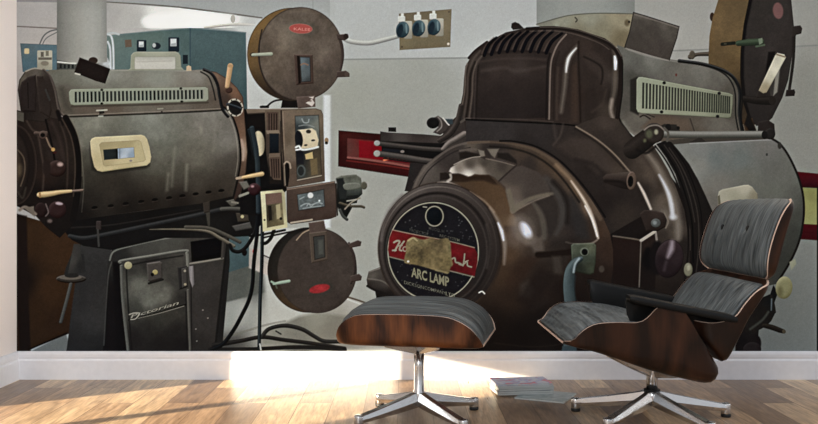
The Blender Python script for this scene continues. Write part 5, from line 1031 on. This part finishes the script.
# armrests: padded top with an inner flap
for s in (-1, 1):
    (ax, az), (bx, bz) = cp((630.5,294),(736,315.5)); L = math.hypot(bx-ax, bz-az); ux, uz = (bx-ax)/L, (bz-az)/L
    bm = bmesh.new(); rings = []
    sec = [(-.030,-.026),(-.034,-.014),(-.030,-.003),(-.016,.001),(.022,.001),(.034,-.004),(.040,-.016),(.041,-.060),(.038,-.104),(.032,-.108),(.028,-.102),(.026,-.034),(.018,-.026)]
    N = 15
    for i in range(N):
        t = i / (N - 1); sc_ = 1 - .35 * max(0, 1 - t / .05) ** 2 - .25 * max(0, (t - .95) / .05) ** 2
        fl = 1. if t < .5 else max(.35, 1 - (t - .5) / .25)
        cx_, cz_ = ax + ux * L * t, az + uz * L * t - .0015
        r = []
        for (y, z) in sec:
            zz = z if z > -.03 else -.03 + (z + .03) * fl
            yy = y * (.75 + .25 * sc_)
            zz = zz * sc_ - .012 * (1 - sc_)
            r.append((cx_ - uz * zz * .25 + (.10 * abs(zz) if t < .02 else 0), -s * yy + s * (NW_ - .020), cz_ + zz))
        rings.append(r)
    loft(bm, rings); bevel(mesh_obj('armrest', bm, M_ARM, chair), .004, 2, 50)
# pedestal
bm = bmesh.new(); lathe(bm, [(.0001,.058),(.018,.058),(.030,.066),(.031,.108),(.026,.112),(.0001,.112)], n=28); mesh_obj('base_hub', bm, M_CHROME, chair)
bm = bmesh.new(); lathe(bm, [(.0001,.110),(.031,.110),(.031,.116),(.0001,.116)], n=28); mesh_obj('collar', bm, M_RUBBER, chair)
bm = bmesh.new(); lathe(bm, [(.0001,.115),(.021,.115),(.0215,.16),(.026,.19),(.026,.204),(.0001,.204)], n=28); mesh_obj('column', bm, M_CHROME, chair)
for k in range(5): star_leg(chair, .300, math.radians(8 + 72 * k), .112, .050, .03)
# seat mount: four cast arms fanning out under the seat shell
bm = bmesh.new()
def zb(x): 
    q = interp(seat_back, 80); return float(np.interp(x, q[:60,0], q[:60,1]))
for (dx, dy) in ((-.205,-.16),(-.205,.16),(.12,-.15),(.12,.15)):
    L = math.hypot(dx, dy); nx, ny = -dy/L, dx/L; rings = []
    for t in (0, .5, 1):
        x, y = dx*t, dy*t; zt = zb(x) - .008 if t > .01 else zb(0) - .012; zt = min(zt, zb(x) - .008); h = .052 - .040 * t; wv = .022 - .008 * t
        rings.append([(x + nx*wv, y + ny*wv, zt), (x - nx*wv, y - ny*wv, zt), (x - nx*wv*.5, y - ny*wv*.5, zt - h), (x + nx*wv*.5, y + ny*wv*.5, zt - h)])
    loft(bm, rings)
bevel(mesh_obj('seat_mount', bm, M_CHROME, chair, False), .003)

# ------------------------- ottoman -------------------------
OD = 3.45; OX, OY = (419 - HX) * OD / F, -DW + OD
ott = empty('ottoman', (OX, OY, 0), math.radians(-11.0))
tag(ott, 'walnut ottoman with grey black leather cushion on a chrome four legged base', 'ottoman')
OW = .282; ko = (OD - OW) / F
def op(*pts): return [((u - 409.6) * ko * 1.015, EYE + (HY - v) * ko) for u, v in pts]
o_edge = op((337.6,343),(338.6,335.5),(343.2,326.4),(352.6,319.6),(365,316),(393,315),(420,315),(446,316),(460,319.4),(473.4,327),(481.6,337),(484.6,345))
o_back = op((337.8,345),(340,346.4),(346,347),(355,347.2),(372,347.4),(395,347.5),(425,347.5),(450,347.6),(466,347.6),(478,347.6),(483,347.4),(485,346.6))
shell('ottoman_shell', o_edge, o_back, OW, M_WALNUT_OTT, ott, p=9)
cushion('ottoman_cushion', o_edge, o_back, OW, .028, M_LEATHER_O, ott, fill=.5, p=9)
bm = bmesh.new(); lathe(bm, [(.0001,.06),(.012,.06),(.023,.07),(.023,.105),(.0195,.112),(.0185,.20),(.020,.262),(.0001,.262)], n=24); mesh_obj('column', bm, M_CHROME, ott)
bm = bmesh.new(); zo = EYE + (HY - 347.5) * ko - .007
for a in (38, 128, 218, 308):
    a = math.radians(a); ca, sa = math.cos(a), math.sin(a); rings = []
    for t in (0, .5, 1):
        r = .15 * t; h = .064 - .040 * t; wv = .018 - .005 * t
        rings.append([(ca*r - sa*wv, sa*r + ca*wv, zo), (ca*r + sa*wv, sa*r - ca*wv, zo), (ca*r + sa*wv*.5, sa*r - ca*wv*.5, zo - h), (ca*r - sa*wv*.5, sa*r + ca*wv*.5, zo - h)])
    loft(bm, rings)
bevel(mesh_obj('ottoman_mount', bm, M_CHROME, ott, False), .002)
for k in range(4): star_leg(ott, .272, math.radians(46 + 90 * k), .106, .046, .022)

# ------------------------- magazines on the floor -------------------------
def cover_mat(name, base, art):
    q = NT(name).set(Roughness=.3)
    tc = q.n('ShaderNodeTexCoord')
    n1 = q.n('ShaderNodeTexNoise', Scale=14., Detail=2., Distortion=1.5); q.l(tc.outputs['Object'], n1.inputs['Vector'])
    r = q.n('ShaderNodeValToRGB'); el = r.color_ramp.elements; el[0].position = .40; el[0].color = base; el[1].position = .62; el[1].color = art[0]
    if len(art) > 1: x = el.new(.54); x.color = art[1]
    q.l(n1.outputs[0], r.inputs[0]); q.l(r.outputs[0], q.b.inputs['Base Color'])
    return q.m
COVERS = [cover_mat('cover_print', srgb(196, 198, 206), (srgb(206, 90, 96), srgb(150, 156, 196))),
          cover_mat('cover_pale', srgb(186, 194, 194), (srgb(150, 160, 164),)), cover_mat('cover_grey', srgb(130, 144, 146), (srgb(170, 178, 178),)),
          cover_mat('cover_green', srgb(120, 138, 138), (srgb(160, 150, 148),)), cover_mat('cover_slate', srgb(96, 108, 112), (srgb(150, 160, 162),))]
def magazine(x, y, z, rz, w, h, t, mat, label):
    r = empty('magazine', (x, y, z), rz); tag(r, label, 'magazine', 'magazines piled on the floor')
    bm = bmesh.new(); add_box(bm, -w/2+.0015, w/2-.0015, -h/2+.0015, h/2-.0015, .0009, t-.0009); mesh_obj('pages', bm, M_PAPER, r, False)
    bm = bmesh.new()   # cover folded around the spine on the left side
    prism(bm, [(w/2, 0), (w/2, .0008), (-w/2+.001, .0008), (-w/2+.001, t-.0008), (w/2, t-.0008), (w/2, t), (-w/2, t), (-w/2, 0)], 'y', -h/2, h/2)
    mesh_obj('cover', bm, mat, r, False)
    return r
def floor_at(u, v):
    d = EYE * F / (v - HY); return ((u - HX) * d / F, -DW + d)
magazine(.612, -.405, 0, math.radians(-25.5), .215, .20, .007, COVERS[2], 'pale grey magazine lying flat on the floor, sticking out under the magazine stack')
sx, sy, z = .517, -.322, .0072
order = ['lowest magazine of the stack, on the loose grey magazine', 'fifth magazine from the top of the floor stack', 'fourth magazine from the top of the floor stack', 'third magazine from the top of the floor stack', 'second magazine from the top of the floor stack', 'top magazine of the floor stack with a lilac and red cover']
for i, lab in enumerate(order):
    t = (.0085, .008, .0085, .007, .0075, .0065)[i]; j = random.Random(i + 3)
    magazine(sx + j.uniform(-.006, .006) + (.004 if i < 2 else 0), sy + j.uniform(-.006, .006), z, math.radians(8 + j.uniform(-2.5, 2.5)), .246, .155, t, COVERS[0] if i == 5 else COVERS[(1, 4, 3, 2, 1)[i]], lab)
    z += t + .0002

# ------------------------- camera and light -------------------------
cam = bpy.data.objects.new('camera', bpy.data.cameras.new('camera')); link(cam)
cam.location = (0, -DW, EYE); cam.rotation_euler = (math.pi/2, 0, 0)
cam.data.sensor_width = 36; cam.data.lens = 36 * F / 818; cam.data.shift_x = (409 - HX) / 818; cam.data.shift_y = (HY - 212) / 818
cam.data.clip_start = .05
scene.camera = cam
sun = bpy.data.objects.new('sun', bpy.data.lights.new('sun', 'SUN')); link(sun)
sun.data.energy = SUN_E; sun.data.color = (1., .83, .6); sun.data.angle = math.radians(.9)
el = math.radians(10); d = Vector((.82 * math.cos(el), .57 * math.cos(el), -math.sin(el)))
sun.rotation_euler = d.to_track_quat('-Z', 'Y').to_euler()
def area(name, loc, target, sx, sy, e, col):
    o = bpy.data.objects.new(name, bpy.data.lights.new(name, 'AREA')); link(o); o.data.shape = 'RECTANGLE'; o.data.size = sx; o.data.size_y = sy; o.data.energy = e; o.data.color = col
    o.location = loc; o.rotation_euler = (Vector(target) - Vector(loc)).to_track_quat('-Z', 'Y').to_euler(); return o
area('front_fill_light', (-2.2, -5.6, 2.0), (-1.0, 0, .6), 3.2, 2.4, AREA_E, (.95, .98, 1.))  # soft fill lamp added behind the camera, not a real window
w = bpy.data.worlds.new('world'); scene.world = w; w.use_nodes = True; nt = w.node_tree
area('side_fill_light', (4.0, -.42, 1.2), (-2.0, -.14, 1.0), .3, 1.6, SIDE_E, (1, .95, .9)).data.spread = math.radians(24)  # narrow fill lamp added to brighten the left wall
bg = nt.nodes['Background']; tc = nt.nodes.new('ShaderNodeTexCoord'); sp = nt.nodes.new('ShaderNodeSeparateXYZ'); rp = nt.nodes.new('ShaderNodeValToRGB')
nt.links.new(tc.outputs['Generated'], sp.inputs[0]); mr = nt.nodes.new('ShaderNodeMapRange'); mr.inputs[1].default_value = -1; mr.inputs[2].default_value = 1
nt.links.new(sp.outputs[2], mr.inputs[0]); nt.links.new(mr.outputs[0], rp.inputs[0]); nt.links.new(rp.outputs[0], bg.inputs[0])
e = rp.color_ramp.elements; e[0].position = .45; e[0].color = (.25, .22, .2, 1); e[1].position = 1; e[1].color = (.88, .92, 1., 1); x = e.new(.55); x.color = (.72, .74, .78, 1)
bg.inputs[1].default_value = WORLD_E
scene.view_settings.view_transform = 'Standard'; scene.view_settings.look = 'None'; scene.view_settings.exposure = 0; scene.view_settings.gamma = 1
